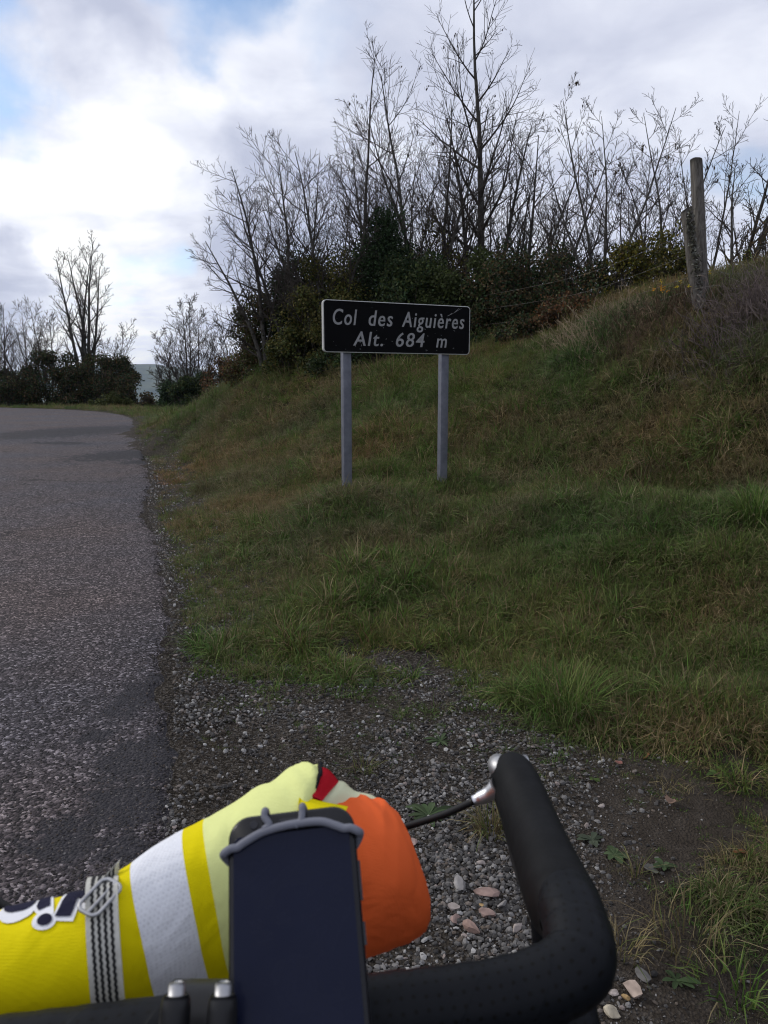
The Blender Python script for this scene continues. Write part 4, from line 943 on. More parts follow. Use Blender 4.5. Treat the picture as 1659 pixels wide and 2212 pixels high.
dry_brush(1440, 750, 7.4, 0.25, 50, 9, TAN, 'thin upright dead stalks halfway up the bank', 0.2)
def flowers(px, py, t, n, seed, label, colr):
    g = np.random.default_rng(seed); l = base(px, t, 0); root = empty('yellow_flower', l); tag(root, label, 'flower', 'yellow flowers on the crest'); H = hgt(py, t, l)
    st, hd = [], []
    for i in range(n):
        x, y = g.normal(0, 0.10, 2); h = H + g.normal(0, 0.05); st.append((np.array([(x, y, -0.05), (x + g.normal(0, .02), y, h * 0.5), (x, y, h)]), np.full(3, 0.002)))
        hd.append(np.array([x, y, h]))
    for q in st: v, f = join_parts(tubes_batch([q], 3)); link('stem', np_mesh('stem', v, f, np.tile((0.06, 0.06, 0.03), (len(v), 1))), MAT['dry_stem'], root)
    for q in hd:
        m_ = 9; P = q + g.normal(0, 0.008, (m_, 3)); v, f = leaf_quads(P, rand_dirs(g, m_) * 0.018, rand_dirs(g, m_) * 0.018); link('flower_head', np_mesh('flower_head', v, f, np.tile(colr, (len(v), 1))), MAT['leaf'], root)
flowers(1415, 625, 8.2, 5, 1, 'orange flower heads in the brown grass left of the posts', (0.55, 0.26, 0.03))
flowers(1475, 628, 8.0, 5, 2, 'bright yellow flower heads nearest the foot of the posts', (0.6, 0.48, 0.04))
flowers(1455, 605, 8.3, 4, 3, 'few yellow flower heads slightly higher beside the posts', (0.55, 0.42, 0.04))

# ------------------------------------------------------------------ fence: two old posts and wire
def wood_mat():
    m, N, L, b = new_mat('weathered_wood')
    tc = N.new('ShaderNodeTexCoord'); mp = N.new('ShaderNodeMapping'); mp.inputs['Scale'].default_value = (30, 30, 2.5); L.new(tc.outputs['Object'], mp.inputs[0])
    n = N.new('ShaderNodeTexNoise'); n.inputs['Scale'].default_value = 1.6; n.inputs['Detail'].default_value = 7; n.inputs['Roughness'].default_value = 0.7; L.new(mp.outputs[0], n.inputs['Vector'])
    r = N.new('ShaderNodeValToRGB'); L.new(n.outputs[0], r.inputs[0]); e = r.color_ramp.elements
    e[0].position = 0.3; e[0].color = (0.035, 0.031, 0.027, 1); e[1].position = 0.75; e[1].color = (0.20, 0.185, 0.165, 1); x = e.new(0.5); x.color = (0.11, 0.10, 0.088, 1)
    L.new(r.outputs[0], b.inputs['Base Color']); b.inputs['Roughness'].default_value = 0.9; b.inputs['Specular IOR Level'].default_value = 0.1
    bp = N.new('ShaderNodeBump'); bp.inputs['Distance'].default_value = 0.012; L.new(n.outputs[0], bp.inputs['Height']); L.new(bp.outputs[0], b.inputs['Normal'])
    return m
WOOD = wood_mat()
def post_mesh(a, b, r, seed, top_tilt, flatten=1.0):
    g = np.random.default_rng(seed); k, s = 22, 18; A, B = np.array(tuple(a)), np.array(tuple(b)); t = np.linspace(0, 1, k); th = np.linspace(0, 2 * np.pi, s, endpoint=False)
    ax = unit(B - A); n1 = unit(np.cross(ax, [0, 1, 0.1])); n2 = np.cross(ax, n1)
    rr = r * (1.06 - 0.12 * t[:, None]) * (1 + 0.09 * (vnoise(th[None] * 2.2 + seed, t[:, None] * 2.5, seed) - 0.5) * 2 + 0.06 * (vnoise(th[None] * 6, t[:, None] * 1.2, seed + 3) - 0.5))
    V = A + (B - A) * t[:, None, None] + rr[..., None] * (np.cos(th)[None, :, None] * n1 + flatten * np.sin(th)[None, :, None] * n2)
    V[-1] += ax * (top_tilt * np.cos(th) * r)[:, None]
    V = V.reshape(-1, 3); c = len(V); V = np.concatenate([V, [V[-s:].mean(0) - ax * 0.004]])
    T = np.stack([np.full(s, c), (k - 1) * s + np.arange(s), (k - 1) * s + (np.arange(s) + 1) % s], 1)
    return np_mesh('post', V, [grid_faces(k, s, close_v=True), T], smooth=True)
def build_fence():
    root = empty('wire_fence', at(1510, 620, 7.9)); tag(root, 'old wire fence with two weathered wooden posts leaning together on the bank', 'fence')
    inv = Matrix.Translation(-root.location)
    def add(name, me, m):
        me.transform(inv); return link(name, me, m, root)
    p = add('post', post_mesh(at(1519, 665, 7.95), at(1504, 345, 7.95), 0.063, 3, 0.10), WOOD); p['label'] = 'taller round grey post'
    p2 = add('post', post_mesh(at(1512, 668, 7.78), at(1483, 452, 7.78), 0.066, 7, -0.35, 0.8), WOOD); p2['label'] = 'shorter split post with lichen'
    g = np.random.default_rng(4)
    lm = tint_mat('lichen', 0.95, 0.0, 0.1); P = []
    for i in range(420):
        t = g.beta(2.2, 1.4); q = np.array(tuple(at(1512, 668, 7.70))) * (1 - t) + np.array(tuple(at(1484, 450, 7.70))) * t
        P.append(q + np.array([g.normal(0.018, 0.02), g.normal(0, 0.01), g.normal(0, 0.02)]))
    P = np.array(P); v, f = leaf_quads(P, rand_dirs(g, len(P)) * 0.028, rand_dirs(g, len(P)) * 0.028)
    o = add('lichen', np_mesh('lichen', v, f, np.repeat(pick(g, [(0.17, 0.175, 0.15), (0.05, 0.048, 0.04), (0.09, 0.085, 0.06)], len(P)), 4, 0)), lm); o['kind'] = 'stuff'
    wm = mat('rusty_wire', (0.11, 0.095, 0.085), (0.2, 0.19, 0.18), 8, 0.6, metal=0.5)
    for i, (yl, ym, yr) in enumerate(((640, 500, 455), (668, 548, 520), (700, 596, 575), (728, 625, 610))):
        a = at(1010, yl + 6, 12.6); m1 = at(1250, (yl + ym) / 2 + 26, 10.2); b = at(1500, ym, 7.70); c = at(1590, (ym + yr) / 2 + 6, 7.45); d = at(1720, yr, 7.2)
        pts = spline([a, m1, b, c, d], 60); parts = [tube(pts, 0.0015, 6)]
        for k in range(3, 58, 2):
            q = pts[k]; t = unit(pts[k + 1] - q); s1 = unit(np.cross(t, [0, 0, 1])); 
            for sgn in (1, -1): parts.append(tube([q - s1 * 0.012 * sgn - np.array([0, 0, .008]), q + s1 * 0.012 * sgn + np.array([0, 0, .008])], 0.0012, 4))
        add('wire', mesh_of('wire', parts), wm)
build_fence()

# ------------------------------------------------------------------ the sign
def rrect(w, h, r, n=8):
    pts = []
    for cx, cy, a0 in ((w / 2 - r, h / 2 - r, 0), (-w / 2 + r, h / 2 - r, 90), (-w / 2 + r, -h / 2 + r, 180), (w / 2 - r, -h / 2 + r, 270)):
        for i in range(n + 1):
            a = R(a0 + 90 * i / n); pts.append((cx + r * math.cos(a), cy + r * math.sin(a)))
    return np.array(pts)
def text_mesh(body, shear):
    c = bpy.data.curves.new('lettering', 'FONT'); c.body = body; c.shear = shear; c.size = 1.0; c.space_character = 1.16; c.offset = 0.005; c.resolution_u = 4
    o = bpy.data.objects.new('lettering_tmp', c); COL.objects.link(o)
    dg = bpy.context.evaluated_depsgraph_get(); me = bpy.data.meshes.new_from_object(o.evaluated_get(dg))
    bpy.data.objects.remove(o); bpy.data.curves.remove(c)
    n = len(me.vertices); v = np.zeros(n * 3); me.vertices.foreach_get('co', v); v = v.reshape(-1, 3)
    f = [tuple(p.vertices) for p in me.polygons]; bpy.data.meshes.remove(me)
    return v, f
def build_sign():
    TL, TR = at(697, 645.5, 6.12), at(1015, 663, 6.70)
    ax = Vector((TR.x - TL.x, TR.y - TL.y, 0)); W = ax.length; ax.normalize(); nrm = Vector((ax.y, -ax.x, 0)); up = Vector((0, 0, 1))
    ztop = (TL.z + TR.z) / 2; H = 0.413
    c = Vector(((TL.x + TR.x) / 2, (TL.y + TR.y) / 2, ztop - H / 2))
    gz = min(hz(at(749, 1045, 6.25).x, at(749, 1045, 6.25).y), hz(at(954, 1050, 6.6).x, at(954, 1050, 6.6).y))
    root = empty('summit_sign', (c.x, c.y, gz))
    tag(root, 'black mountain pass sign reading Col des Aiguières Alt. 684 m on two grey posts', 'road sign')
    root.rotation_euler = (0, 0, math.atan2(ax.y, ax.x))
    zc = c.z - gz                                                     # local: x along the panel, -y towards the reader
    blk = mat('sign_black', (0.0025, 0.0027, 0.003), (0.004, 0.004, 0.0045), 5, 0.5, spec=0.06)
    rimm = mat('sign_rim', (0.36, 0.36, 0.34), (0.46, 0.46, 0.44), 12, 0.6)
    let = mat('sign_letters', (0.22, 0.22, 0.22), (0.30, 0.30, 0.30), 40, 0.8, detail=8)
    P = rrect(W, H, 0.032); n = len(P); s = np.arange(n); s2 = (s + 1) % n
    def plate(P_, y0, y1):
        V = np.concatenate([np.stack([P_[:, 0], np.full(n, y0), P_[:, 1] + zc], 1), np.stack([P_[:, 0], np.full(n, y1), P_[:, 1] + zc], 1), [(0, y0, zc), (0, y1, zc)]])
        Q = np.stack([s, s + n, s2 + n, s2], 1); T = np.concatenate([np.stack([s, s2, np.full(n, 2 * n)], 1), np.stack([s2 + n, s + n, np.full(n, 2 * n + 1)], 1)])
        return V, [Q, T]
    Pi = rrect(W - 0.012, H - 0.012, 0.027)
    V, fs = plate(Pi, -0.004, 0.01); panel = link('panel', auto(np_mesh('panel', V, fs, smooth=True)), blk, root)
    # folded rim: a ring with a face, an outer wall 3 cm deep, an inner wall
    ring = [np.stack([p[:, 0], np.full(n, y), p[:, 1] + zc], 1) for p, y in ((Pi, -0.0035), (Pi, -0.009), (P, -0.007), (P, 0.028), (Pi, 0.028), (Pi, 0.011))]
    V = np.concatenate(ring); rim = link('rim', auto(np_mesh('rim', V, grid_faces(6, n, close_v=True), smooth=True)), rimm, root)
    # words: u from the left edge and v from the top edge as shares of the panel
    for name, words_ in (('lettering', (('Col', 0.062, 0.215, 0.165, 0.465), ('des', 0.292, 0.452, 0.165, 0.465), ('Aiguières', 0.515, 0.958, 0.165, 0.465))),
                         ('lettering', (('Alt.', 0.19, 0.385, 0.585, 0.86), ('684', 0.475, 0.672, 0.585, 0.86), ('m', 0.757, 0.832, 0.585, 0.86)))):
        for wd, u0, u1, t0, t1 in words_:
            v, f = text_mesh(wd, 0.18); cap = text_mesh('A', 0.0)[0][:, 1].max()
            xs = (v[:, 0] - v[:, 0].min()) / (v[:, 0].max() - v[:, 0].min())
            X = (-0.5 + u0 + (u1 - u0) * xs) * W; Z = zc + H / 2 - H * (t1 - (t1 - t0) * v[:, 1] / cap)
            VV, FF = [], []
            for k_, dx_ in enumerate((-0.0017, 0.0, 0.0017)):
                FF += [tuple(i + len(VV) for i in p) for p in f]; VV += list(zip(X + dx_, np.full(len(X), -0.0047 - 0.00012 * k_), Z))
            me = bpy.data.meshes.new(name); me.from_pydata(VV, [], FF); o = link(name, me, let, panel); o['kind'] = 'stuff'
    # scratches and flaked spots in the black film
    g = np.random.default_rng(3); V, Q = [], []
    def streak(x0, z0, x1, z1, w):
        d = np.array([x1 - x0, z1 - z0]); nn = np.array([-d[1], d[0]]) / (np.linalg.norm(d) + 1e-9) * w; k = len(V)
        for a, b_ in ((x0 - nn[0], z0 - nn[1]), (x1 - nn[0] * .3, z1 - nn[1] * .3), (x1 + nn[0] * .3, z1 + nn[1] * .3), (x0 + nn[0], z0 + nn[1])): V.append((a, -0.0046, b_ + zc))
        Q.append((k, k + 1, k + 2, k + 3))
    for x0, z0, x1, z1, w in ((0.46, 0.118, 0.53, 0.15, .002), (0.53, 0.15, 0.575, 0.19, .0025), (0.545, 0.16, 0.60, 0.188, .0015), (0.50, 0.14, 0.48, 0.128, .003)): streak(x0, z0, x1, z1, w)
    for i in range(38):
        x, z = g.uniform(-0.6, 0.62), g.choice([g.uniform(-0.19, -0.12), g.uniform(-0.19, 0.1)]); w = g.uniform(.001, .0035); streak(x, z, x + g.normal(0, .006), z + g.normal(0, .006), w)
    me = bpy.data.meshes.new('scratches'); me.from_pydata(V, [], Q); o = link('scratches', me, let, panel); o['kind'] = 'stuff'
    # posts: folded box section standing behind the panel
    for px, py, t in ((749.5, 1000, 6.22), (956, 1000, 6.60)):
        q = at(px, py, t); o_ = Vector((c.x, c.y, 0)) - nrm * 0.055; r_ = Vector((q.x, q.y, 0))
        lx = (o_.x * r_.y - o_.y * r_.x) / (ax.y * r_.x - ax.x * r_.y)          # along the panel, where the sight line to the post crosses the posts' plane
        w, dp, y0 = 0.072, 0.06, 0.03
        pr = rrect(w, dp, 0.0025, 3); V = []
        for z in (-0.4, zc + H / 2 - 0.03): V += [(lx + a, y0 + dp / 2 + b_, z) for a, b_ in pr]
        m_ = len(pr); V += [(lx, y0 + dp / 2, zc + H / 2 - 0.03)]
        T = np.array([(m_ + i, m_ + (i + 1) % m_, 2 * m_) for i in range(m_)])
        link('post', auto(np_mesh('post', V, [grid_faces(2, m_, close_v=True), T], smooth=True), 25), MAT['galv'], root)
build_sign()

# ------------------------------------------------------------------ bicycle cockpit
def rubber_mat(name, c, rough, dots=False):
    m, N, L, b = new_mat(name); b.inputs['Base Color'].default_value = (*c, 1); b.inputs['Roughness'].default_value = rough; b.inputs['Specular IOR Level'].default_value = 0.15
    tc = N.new('ShaderNodeTexCoord'); n = N.new('ShaderNodeTexNoise'); n.inputs['Scale'].default_value = 55; n.inputs['Detail'].default_value = 6; L.new(tc.outputs['Object'], n.inputs['Vector'])
    mr = N.new('ShaderNodeMapRange'); mr.inputs['To Min'].default_value = rough - 0.12; mr.inputs['To Max'].default_value = rough + 0.15; L.new(n.outputs[0], mr.inputs['Value']); L.new(mr.outputs[0], b.inputs['Roughness'])
    h = n.outputs[0]
    if dots:
        uv = N.new('ShaderNodeUVMap'); uv.uv_map = 'UVMap'
        vo = N.new('ShaderNodeTexVoronoi'); vo.voronoi_dimensions = '2D'; vo.inputs['Scale'].default_value = 1.0; vo.inputs['Randomness'].default_value = 0.12; L.new(uv.outputs[0], vo.inputs['Vector'])
        lt = N.new('ShaderNodeMath'); lt.operation = 'LESS_THAN'; lt.inputs[1].default_value = 0.17; L.new(vo.outputs['Distance'], lt.inputs[0])
        mx = N.new('ShaderNodeMix'); mx.data_type = 'RGBA'; L.new(lt.outputs[0], mx.inputs['Factor']); mx.inputs['A'].default_value = (*c, 1); mx.inputs['B'].default_value = (0.0008, 0.0008, 0.0008, 1)
        # the wrapped turns of the tape: worn pale line along each lap
        sp = N.new('ShaderNodeSeparateXYZ'); L.new(uv.outputs[0], sp.inputs[0])
        ma = N.new('ShaderNodeMath'); ma.operation = 'MULTIPLY_ADD'; L.new(sp.outputs[1], ma.inputs[0]); ma.inputs[1].default_value = 0.11; ad = N.new('ShaderNodeMath'); ad.operation = 'MULTIPLY'; L.new(sp.outputs[0], ad.inputs[0]); ad.inputs[1].default_value = 0.16; L.new(ad.outputs[0], ma.inputs[2])
        fr = N.new('ShaderNodeMath'); fr.operation = 'FRACT'; L.new(ma.outputs[0], fr.inputs[0])
        L.new(mx.outputs['Result'], b.inputs['Base Color'])
        cb = N.new('ShaderNodeMath'); cb.operation = 'MULTIPLY_ADD'; L.new(lt.outputs[0], cb.inputs[0]); cb.inputs[1].default_value = -1.2
        pw = N.new('ShaderNodeMath'); pw.operation = 'POWER'; L.new(fr.outputs[0], pw.inputs[0]); pw.inputs[1].default_value = 0.35; L.new(pw.outputs[0], cb.inputs[2]); h = cb.outputs[0]
    bp = N.new('ShaderNodeBump'); bp.inputs['Distance'].default_value = 0.0012; bp.inputs['Strength'].default_value = 0.8; L.new(h, bp.inputs['Height']); L.new(bp.outputs[0], b.inputs['Normal'])
    return m
TAPE = rubber_mat('bar_tape', (0.0040, 0.0050, 0.0070), 0.5, True)
HOODM = rubber_mat('hood_rubber', (0.0038, 0.0041, 0.0048), 0.6)
BLACKP = mat('black_plastic', (0.008, 0.008, 0.009), (0.012, 0.012, 0.013), 40, 0.4)
SILVER = mat('polished_alloy', (0.60, 0.60, 0.62), (0.72, 0.72, 0.74), 60, 0.38, metal=1.0)
STEEL = mat('dull_steel', (0.36, 0.36, 0.37), (0.5, 0.5, 0.5), 90, 0.5, metal=1.0)
CABLE = mat('cable_housing', (0.006, 0.006, 0.006), (0.010, 0.010, 0.010), 60, 0.45)

def cf(X, Y, Z):
    """a point given in the rider's sight frame: X right, Y up across the sight line, Z along it"""
    return EYE + Vector((X, CP * Z + SP * Y, -SP * Z + CP * Y))
FWD = Vector((0, CP, -SP)); UPV = Vector((0, SP, CP)); RGT = Vector((1, 0, 0))
BIKE = empty('bicycle', (-0.08, 0.42, 0.0)); tag(BIKE, 'black drop handlebar and right brake lever of the bicycle being ridden', 'bicycle')
BINV = Matrix.Translation(-BIKE.location)
def bike_part(name, me, m, parent=None):
    me.transform(BINV); return link(name, me, m, parent or BIKE)
def loft(secs, sides=24, cap=True):
    """secs: (centre, u axis, v axis) ellipses"""
    a = np.linspace(0, 2 * np.pi, sides, endpoint=False); V = []
    for c, u, v in secs: V.append(np.array(tuple(c)) + np.cos(a)[:, None] * np.array(tuple(u)) + np.sin(a)[:, None] * np.array(tuple(v)))
    V = np.concatenate(V); k = len(secs); f = [grid_faces(k, sides, close_v=True)]
    if cap:
        n = len(V); V = np.concatenate([V, [tuple(secs[0][0])], [tuple(secs[-1][0])]]); s = np.arange(sides); s2 = (s + 1) % sides
        f.append(np.concatenate([np.stack([s2, s, np.full(sides, n)], 1), np.stack([(k - 1) * sides + s, (k - 1) * sides + s2, np.full(sides, n + 1)], 1)]))
    return V, f
def build_bike():
    right = [(-0.085, -0.2480, 0.366), (0.0, -0.2455, 0.3765), (0.05, -0.2425, 0.3815), (0.080, -0.2380, 0.386), (0.099, -0.2315, 0.3935), (0.1035, -0.226, 0.410), (0.1042, -0.2215, 0.432), (0.106, -0.227, 0.458),
             (0.109, -0.245, 0.480), (0.111, -0.276, 0.483), (0.113, -0.31, 0.465), (0.114, -0.33, 0.43), (0.115, -0.335, 0.375)]
    left = [(-0.085, -0.2480, 0.366), (-0.16, -0.2512, 0.356), (-0.235, -0.2530, 0.347), (-0.302, -0.241, 0.343), (-0.333, -0.233, 0.352), (-0.342, -0.226, 0.37), (-0.343, -0.2215, 0.40), (-0.343, -0.222, 0.435),
            (-0.343, -0.238, 0.467), (-0.343, -0.272, 0.477), (-0.343, -0.31, 0.452), (-0.343, -0.33, 0.405), (-0.343, -0.335, 0.35)]
    for side in (right, left):
        C = spline(side, 150); pts = [cf(*c) for c in C]; n = len(pts)
        s = np.concatenate([[0], np.cumsum([(pts[i + 1] - pts[i]).length for i in range(n - 1)])])
        lap = 0.0006 * ((s / 0.019) % 1.0)
        r = 0.0172 + lap + 0.0012 * np.exp(-((s - 0.19) / 0.03) ** 2)
        V, Fq = tube(pts, r, 28, caps=True)
        me = np_mesh('bar', V, Fq, smooth=True); sd = 28
        uv = np.zeros((len(V), 2)); uv[:n * sd, 0] = np.repeat(s / 0.0062, sd); uv[:n * sd, 1] = np.tile(np.abs(np.arange(sd) - sd / 2) / sd * 18 * 1.0, n)
        uv_from(me, uv)
        o = bike_part('handlebar', me, TAPE)
    def hood(off, mirror):
        # centre line with half widths; u = across, v = down through the body
        S = [((0.1045, -0.2265, 0.428), 0.0190, 0.019, 0.0), ((0.1045, -0.2225, 0.440), 0.0215, 0.023, 0.004), ((0.1042, -0.2205, 0.452), 0.0218, 0.026, 0.008), ((0.1036, -0.2165, 0.482), 0.0205, 0.028, 0.010),
             ((0.1032, -0.2133, 0.512), 0.0196, 0.027, 0.009), ((0.1022, -0.2095, 0.540), 0.0194, 0.026, 0.007), ((0.1005, -0.2062, 0.562), 0.0192, 0.0255, 0.004), ((0.0985, -0.2040, 0.582), 0.0183, 0.0245, 0.002),
             ((0.0972, -0.2040, 0.594), 0.0158, 0.0205, 0.002), ((0.0965, -0.2055, 0.602), 0.0110, 0.0140, 0.004), ((0.0960, -0.2075, 0.606), 0.0045, 0.006, 0.006)]
        C = spline([(*a, b, c, d) for a, b, c, d in S], 44); secs = []
        for q in C:
            x = q[0]; x = off[0] + (x - 0.104) * (-1 if mirror else 1) if mirror else x
            c0 = cf(x, q[1], q[2] + off[1]) - UPV * q[5]
            secs.append((c0, RGT * q[3] * 0.94, UPV * q[4] * 0.96))
        V, f = loft(secs, 28)
        h = bike_part('brake_hood', np_mesh('brake_hood', V, f, smooth=True), HOODM)
        # lower body behind the lever, seen under the hood
        sx = -1 if mirror else 1
        def q3(x, y, z): return cf(off[0] + (x - 0.104) * sx if mirror else x, y, z + off[1])
        V, f = loft([(q3(0.1035, -0.236, 0.452), RGT * 0.0145, UPV * 0.020), (q3(0.1035, -0.240, 0.485), RGT * 0.0155, UPV * 0.024), (q3(0.103, -0.236, 0.53), RGT * 0.0155, UPV * 0.024), (q3(0.1, -0.226, 0.575), RGT * 0.013, UPV * 0.016)], 20)
        bike_part('bracket', np_mesh('bracket', V, f, smooth=True), BLACKP, None)
        # lever: silver pivot cap at the inner front, blade curving down in front of the bar
        lv = spline([(0.094, -0.200, 0.596), (0.096, -0.2065, 0.603), (0.102, -0.225, 0.603), (0.111, -0.26, 0.588), (0.117, -0.30, 0.560), (0.120, -0.33, 0.535)], 26)
        secs = [(q3(*c), RGT * (0.0075 - 0.003 * abs(i / 25 - .15)), FWD * (0.0055)) for i, c in enumerate(lv)]
        V, f = loft(secs, 16); lev = bike_part('brake_lever', np_mesh('brake_lever', V, f, smooth=True), BLACKP)
        capp = [(q3(0.0893, -0.198, 0.578), 0.0002), (q3(0.0890, -0.1968, 0.581), 0.0064), (q3(0.0888, -0.196, 0.588), 0.0086), (q3(0.0890, -0.1965, 0.598), 0.0082), (q3(0.0895, -0.199, 0.604), 0.0036)]
        V, Fq = tube([p for p, _ in capp], [r_ for _, r_ in capp], 18, caps=False)
        cp = bike_part('pivot_cap', np_mesh('pivot_cap', V, Fq, smooth=True), STEEL, lev)
        V, Fq = tube([q3(0.1005, -0.1895, 0.588), q3(0.107, -0.1925, 0.592), q3(0.112, -0.197, 0.592)], [0.003, 0.006, 0.002], 12)
        bike_part('lever_band', np_mesh('lever_band', V, Fq, smooth=True), SILVER, lev)
        fer = [q3(0.0855, -0.2055, 0.574), q3(0.0785, -0.2118, 0.5765), q3(0.072, -0.2155, 0.578), q3(0.0675, -0.2178, 0.5785)]
        V, Fq = tube(spline(fer, 14), np.interp(np.linspace(0, 1, 14), [0, 0.3, 0.72, 0.74, 1], [0.0078, 0.0056, 0.0048, 0.0042, 0.0042]), 16)
        bike_part('cable_ferrule', np_mesh('cable_ferrule', V, Fq, smooth=True), SILVER)
        if not mirror:
            cab = [q3(0.0675, -0.2178, 0.5785), q3(0.045, -0.2285, 0.580), q3(0.018, -0.2385, 0.583), q3(-0.03, -0.255, 0.585), q3(-0.075, -0.30, 0.56), q3(-0.085, -0.40, 0.53), q3(-0.082, -0.52, 0.50)]
        else:
            cab = [q3(0.0675, -0.2178, 0.5785), cf(-0.286, -0.2345, 0.525), cf(-0.262, -0.2530, 0.51), cf(-0.239, -0.2660, 0.505), cf(-0.19, -0.295, 0.50), cf(-0.12, -0.33, 0.52), cf(-0.088, -0.42, 0.51), cf(-0.085, -0.52, 0.50)]
        V, Fq = tube(spline(cab, 50), 0.0027, 12)
        bike_part('cable', np_mesh('cable', V, Fq, smooth=True), CABLE)
    hood((0.104, 0.0), False)
    hood((-0.343, -0.035), True)
    # stem clamp with two bolts, stem running back and down to the steerer
    c0 = cf(-0.0805, -0.2415, 0.345)
    V, f = loft([(cf(-0.0805 + dx, -0.2455, 0.366), UPV * 0.0198, FWD * 0.0198) for dx in (-0.0215, -0.0205, 0.0205, 0.0215)], 24)
    st = bike_part('stem', np_mesh('stem', V, f, smooth=True), BLACKP)
    for dx in (-0.0125, 0.0125):
        x = -0.0805 + dx * 0.82
        a = cf(x - 0.0005, -0.2120, 0.3375); b = cf(x, -0.2640, 0.3210)
        pts = [a + (b - a) * t for t in (0, 0.03, 0.1, 0.42, 0.45, 0.48, 0.9, 1)]
        V, Fq = tube(pts, [0.0050, 0.0062, 0.0066, 0.0068, 0.0062, 0.0068, 0.0068, 0.0060], 18); bike_part('clamp_boss', np_mesh('clamp_boss', V, Fq, smooth=True), BLACKP, st)
        a2 = a + (a - b).normalized() * 0.0048
        V, Fq = tube([a, a + (a2 - a) * 0.8, a2], [0.0037, 0.0037, 0.0028], 14); bike_part('bolt', np_mesh('bolt', V, Fq, smooth=True), STEEL, st)
    q = cf(-0.0805, -0.2455, 0.366); qe = Vector((q.x, q.y - 0.085, q.z + 0.0)); 
    V, Fq = tube([q, q + (qe - q) * 0.5 + Vector((0, 0, -.02)), qe + Vector((0, 0, -0.03))], [0.018, 0.017, 0.02], 18); bike_part('stem_arm', np_mesh('stem_arm', V, Fq, smooth=True), BLACKP, st)
    FR = mat('frame_paint', (0.012, 0.013, 0.016), (0.02, 0.02, 0.024), 8, 0.3, coat=0.4)
    s0 = qe + Vector((0, 0, -0.03)); s1 = s0 + Vector((0, 0.075, -0.26))
    V, Fq = tube([s0 + Vector((0, -0.004, 0.015)), s0, s1], [0.017, 0.019, 0.021], 18); bike_part('head_tube', np_mesh('head_tube', V, Fq, smooth=True), FR)
    ax = Vector((q.x, 0.47, 0.335))
    for sx in (-1, 1):
        V, Fq = tube(spline([s1, s1 + Vector((0.03 * sx, 0.01, -0.05)), ax + Vector((0.052 * sx, -0.02, 0.12)), ax + Vector((0.052 * sx, 0, 0))], 14), np.linspace(0.014, 0.008, 14), 12); bike_part('fork_blade', np_mesh('fork_blade', V, Fq, smooth=True), FR)
    th = np.linspace(0, 2 * np.pi, 65)
    wheel = bike_part('front_wheel', mesh_of('front_wheel', [tube([ax + Vector((-0.03, 0, 0)), ax + Vector((0.03, 0, 0))], 0.018, 14)]), BLACKP)
    V, Fq = tube([ax + Vector((0, math.cos(t) * 0.322, math.sin(t) * 0.322)) for t in th], 0.0125, 12, caps=False); bike_part('tyre', np_mesh('tyre', V, Fq, smooth=True), CABLE, wheel)
    V, Fq = tube([ax + Vector((0, math.cos(t) * 0.303, math.sin(t) * 0.303)) for t in th], 0.009, 10, caps=False); bike_part('rim', np_mesh('rim', V, Fq, smooth=True), STEEL, wheel)
    sp = [tube([ax + Vector((0.02 * (1 if i % 2 else -1), 0, 0)), ax + Vector((0, math.cos(i * 0.2244) * 0.3, math.sin(i * 0.2244) * 0.3))], 0.001, 4) for i in range(28)]
    bike_part('spokes', mesh_of('spokes', sp), STEEL, wheel)
    V, Fq = tube([s0 + Vector((0, .01, -0.06)), Vector((q.x, -0.33, 0.74))], 0.016, 14); bike_part('top_tube', np_mesh('top_tube', V, Fq, smooth=True), FR)
    V, Fq = tube([s1 + Vector((0, -.01, 0.05)), Vector((q.x, -0.20, 0.28))], 0.019, 14); bike_part('down_tube', np_mesh('down_tube', V, Fq, smooth=True), FR)
build_bike()

# ------------------------------------------------------------------ rolled jersey strapped to the bar
def cloth(name, c, sheen=0.2, weave=900.0, dots=False):
    m, N, L, b = new_mat(name); b.inputs['Base Color'].default_value = (*c, 1); b.inputs['Roughness'].default_value = 0.85; b.inputs['Specular IOR Level'].default_value = 0.15
    b.inputs['Sheen Weight'].default_value = sheen; b.inputs['Sheen Roughness'].default_value = 0.6; b.inputs['Sheen Tint'].default_value = (*c, 1)
    tc = N.new('ShaderNodeTexCoord'); v = N.new('ShaderNodeTexVoronoi'); v.inputs['Scale'].default_value = weave; v.inputs['Randomness'].default_value = 0.3; L.new(tc.outputs['Object'], v.inputs['Vector'])
    n = N.new('ShaderNodeTexNoise'); n.inputs['Scale'].default_value = 19; n.inputs['Detail'].default_value = 3; n.inputs['Distortion'].default_value = 0.8; L.new(tc.outputs['Object'], n.inputs['Vector'])
    ad = N.new('ShaderNodeMath'); ad.operation = 'MULTIPLY_ADD'; L.new(v.outputs['Distance'], ad.inputs[0]); ad.inputs[1].default_value = 0.25; 
    mm = N.new('ShaderNodeMath'); mm.operation = 'MULTIPLY'; L.new(n.outputs[0], mm.inputs[0]); mm.inputs[1].default_value = 6.0; L.new(mm.outputs[0], ad.inputs[2])
    bp = N.new('ShaderNodeBump'); bp.inputs['Distance'].default_value = 0.0011; bp.inputs['Strength'].default_value = 0.7; L.new(ad.outputs[0], bp.inputs['Height']); L.new(bp.outputs[0], b.inputs['Normal'])
    if dots:
        lt = N.new('ShaderNodeMapRange'); lt.inputs['From Min'].default_value = 0.1; lt.inputs['From Max'].default_value = 0.5; lt.inputs['To Min'].default_value = 0.82; lt.inputs['To Max'].default_value = 1.0; L.new(v.outputs['Distance'], lt.inputs['Value'])
        sc = N.new('ShaderNodeVectorMath'); sc.operation = 'SCALE'; sc.inputs[0].default_value = c; L.new(lt.outputs[0], sc.inputs['Scale']); L.new(sc.outputs[0], b.inputs['Base Color'])
    return m
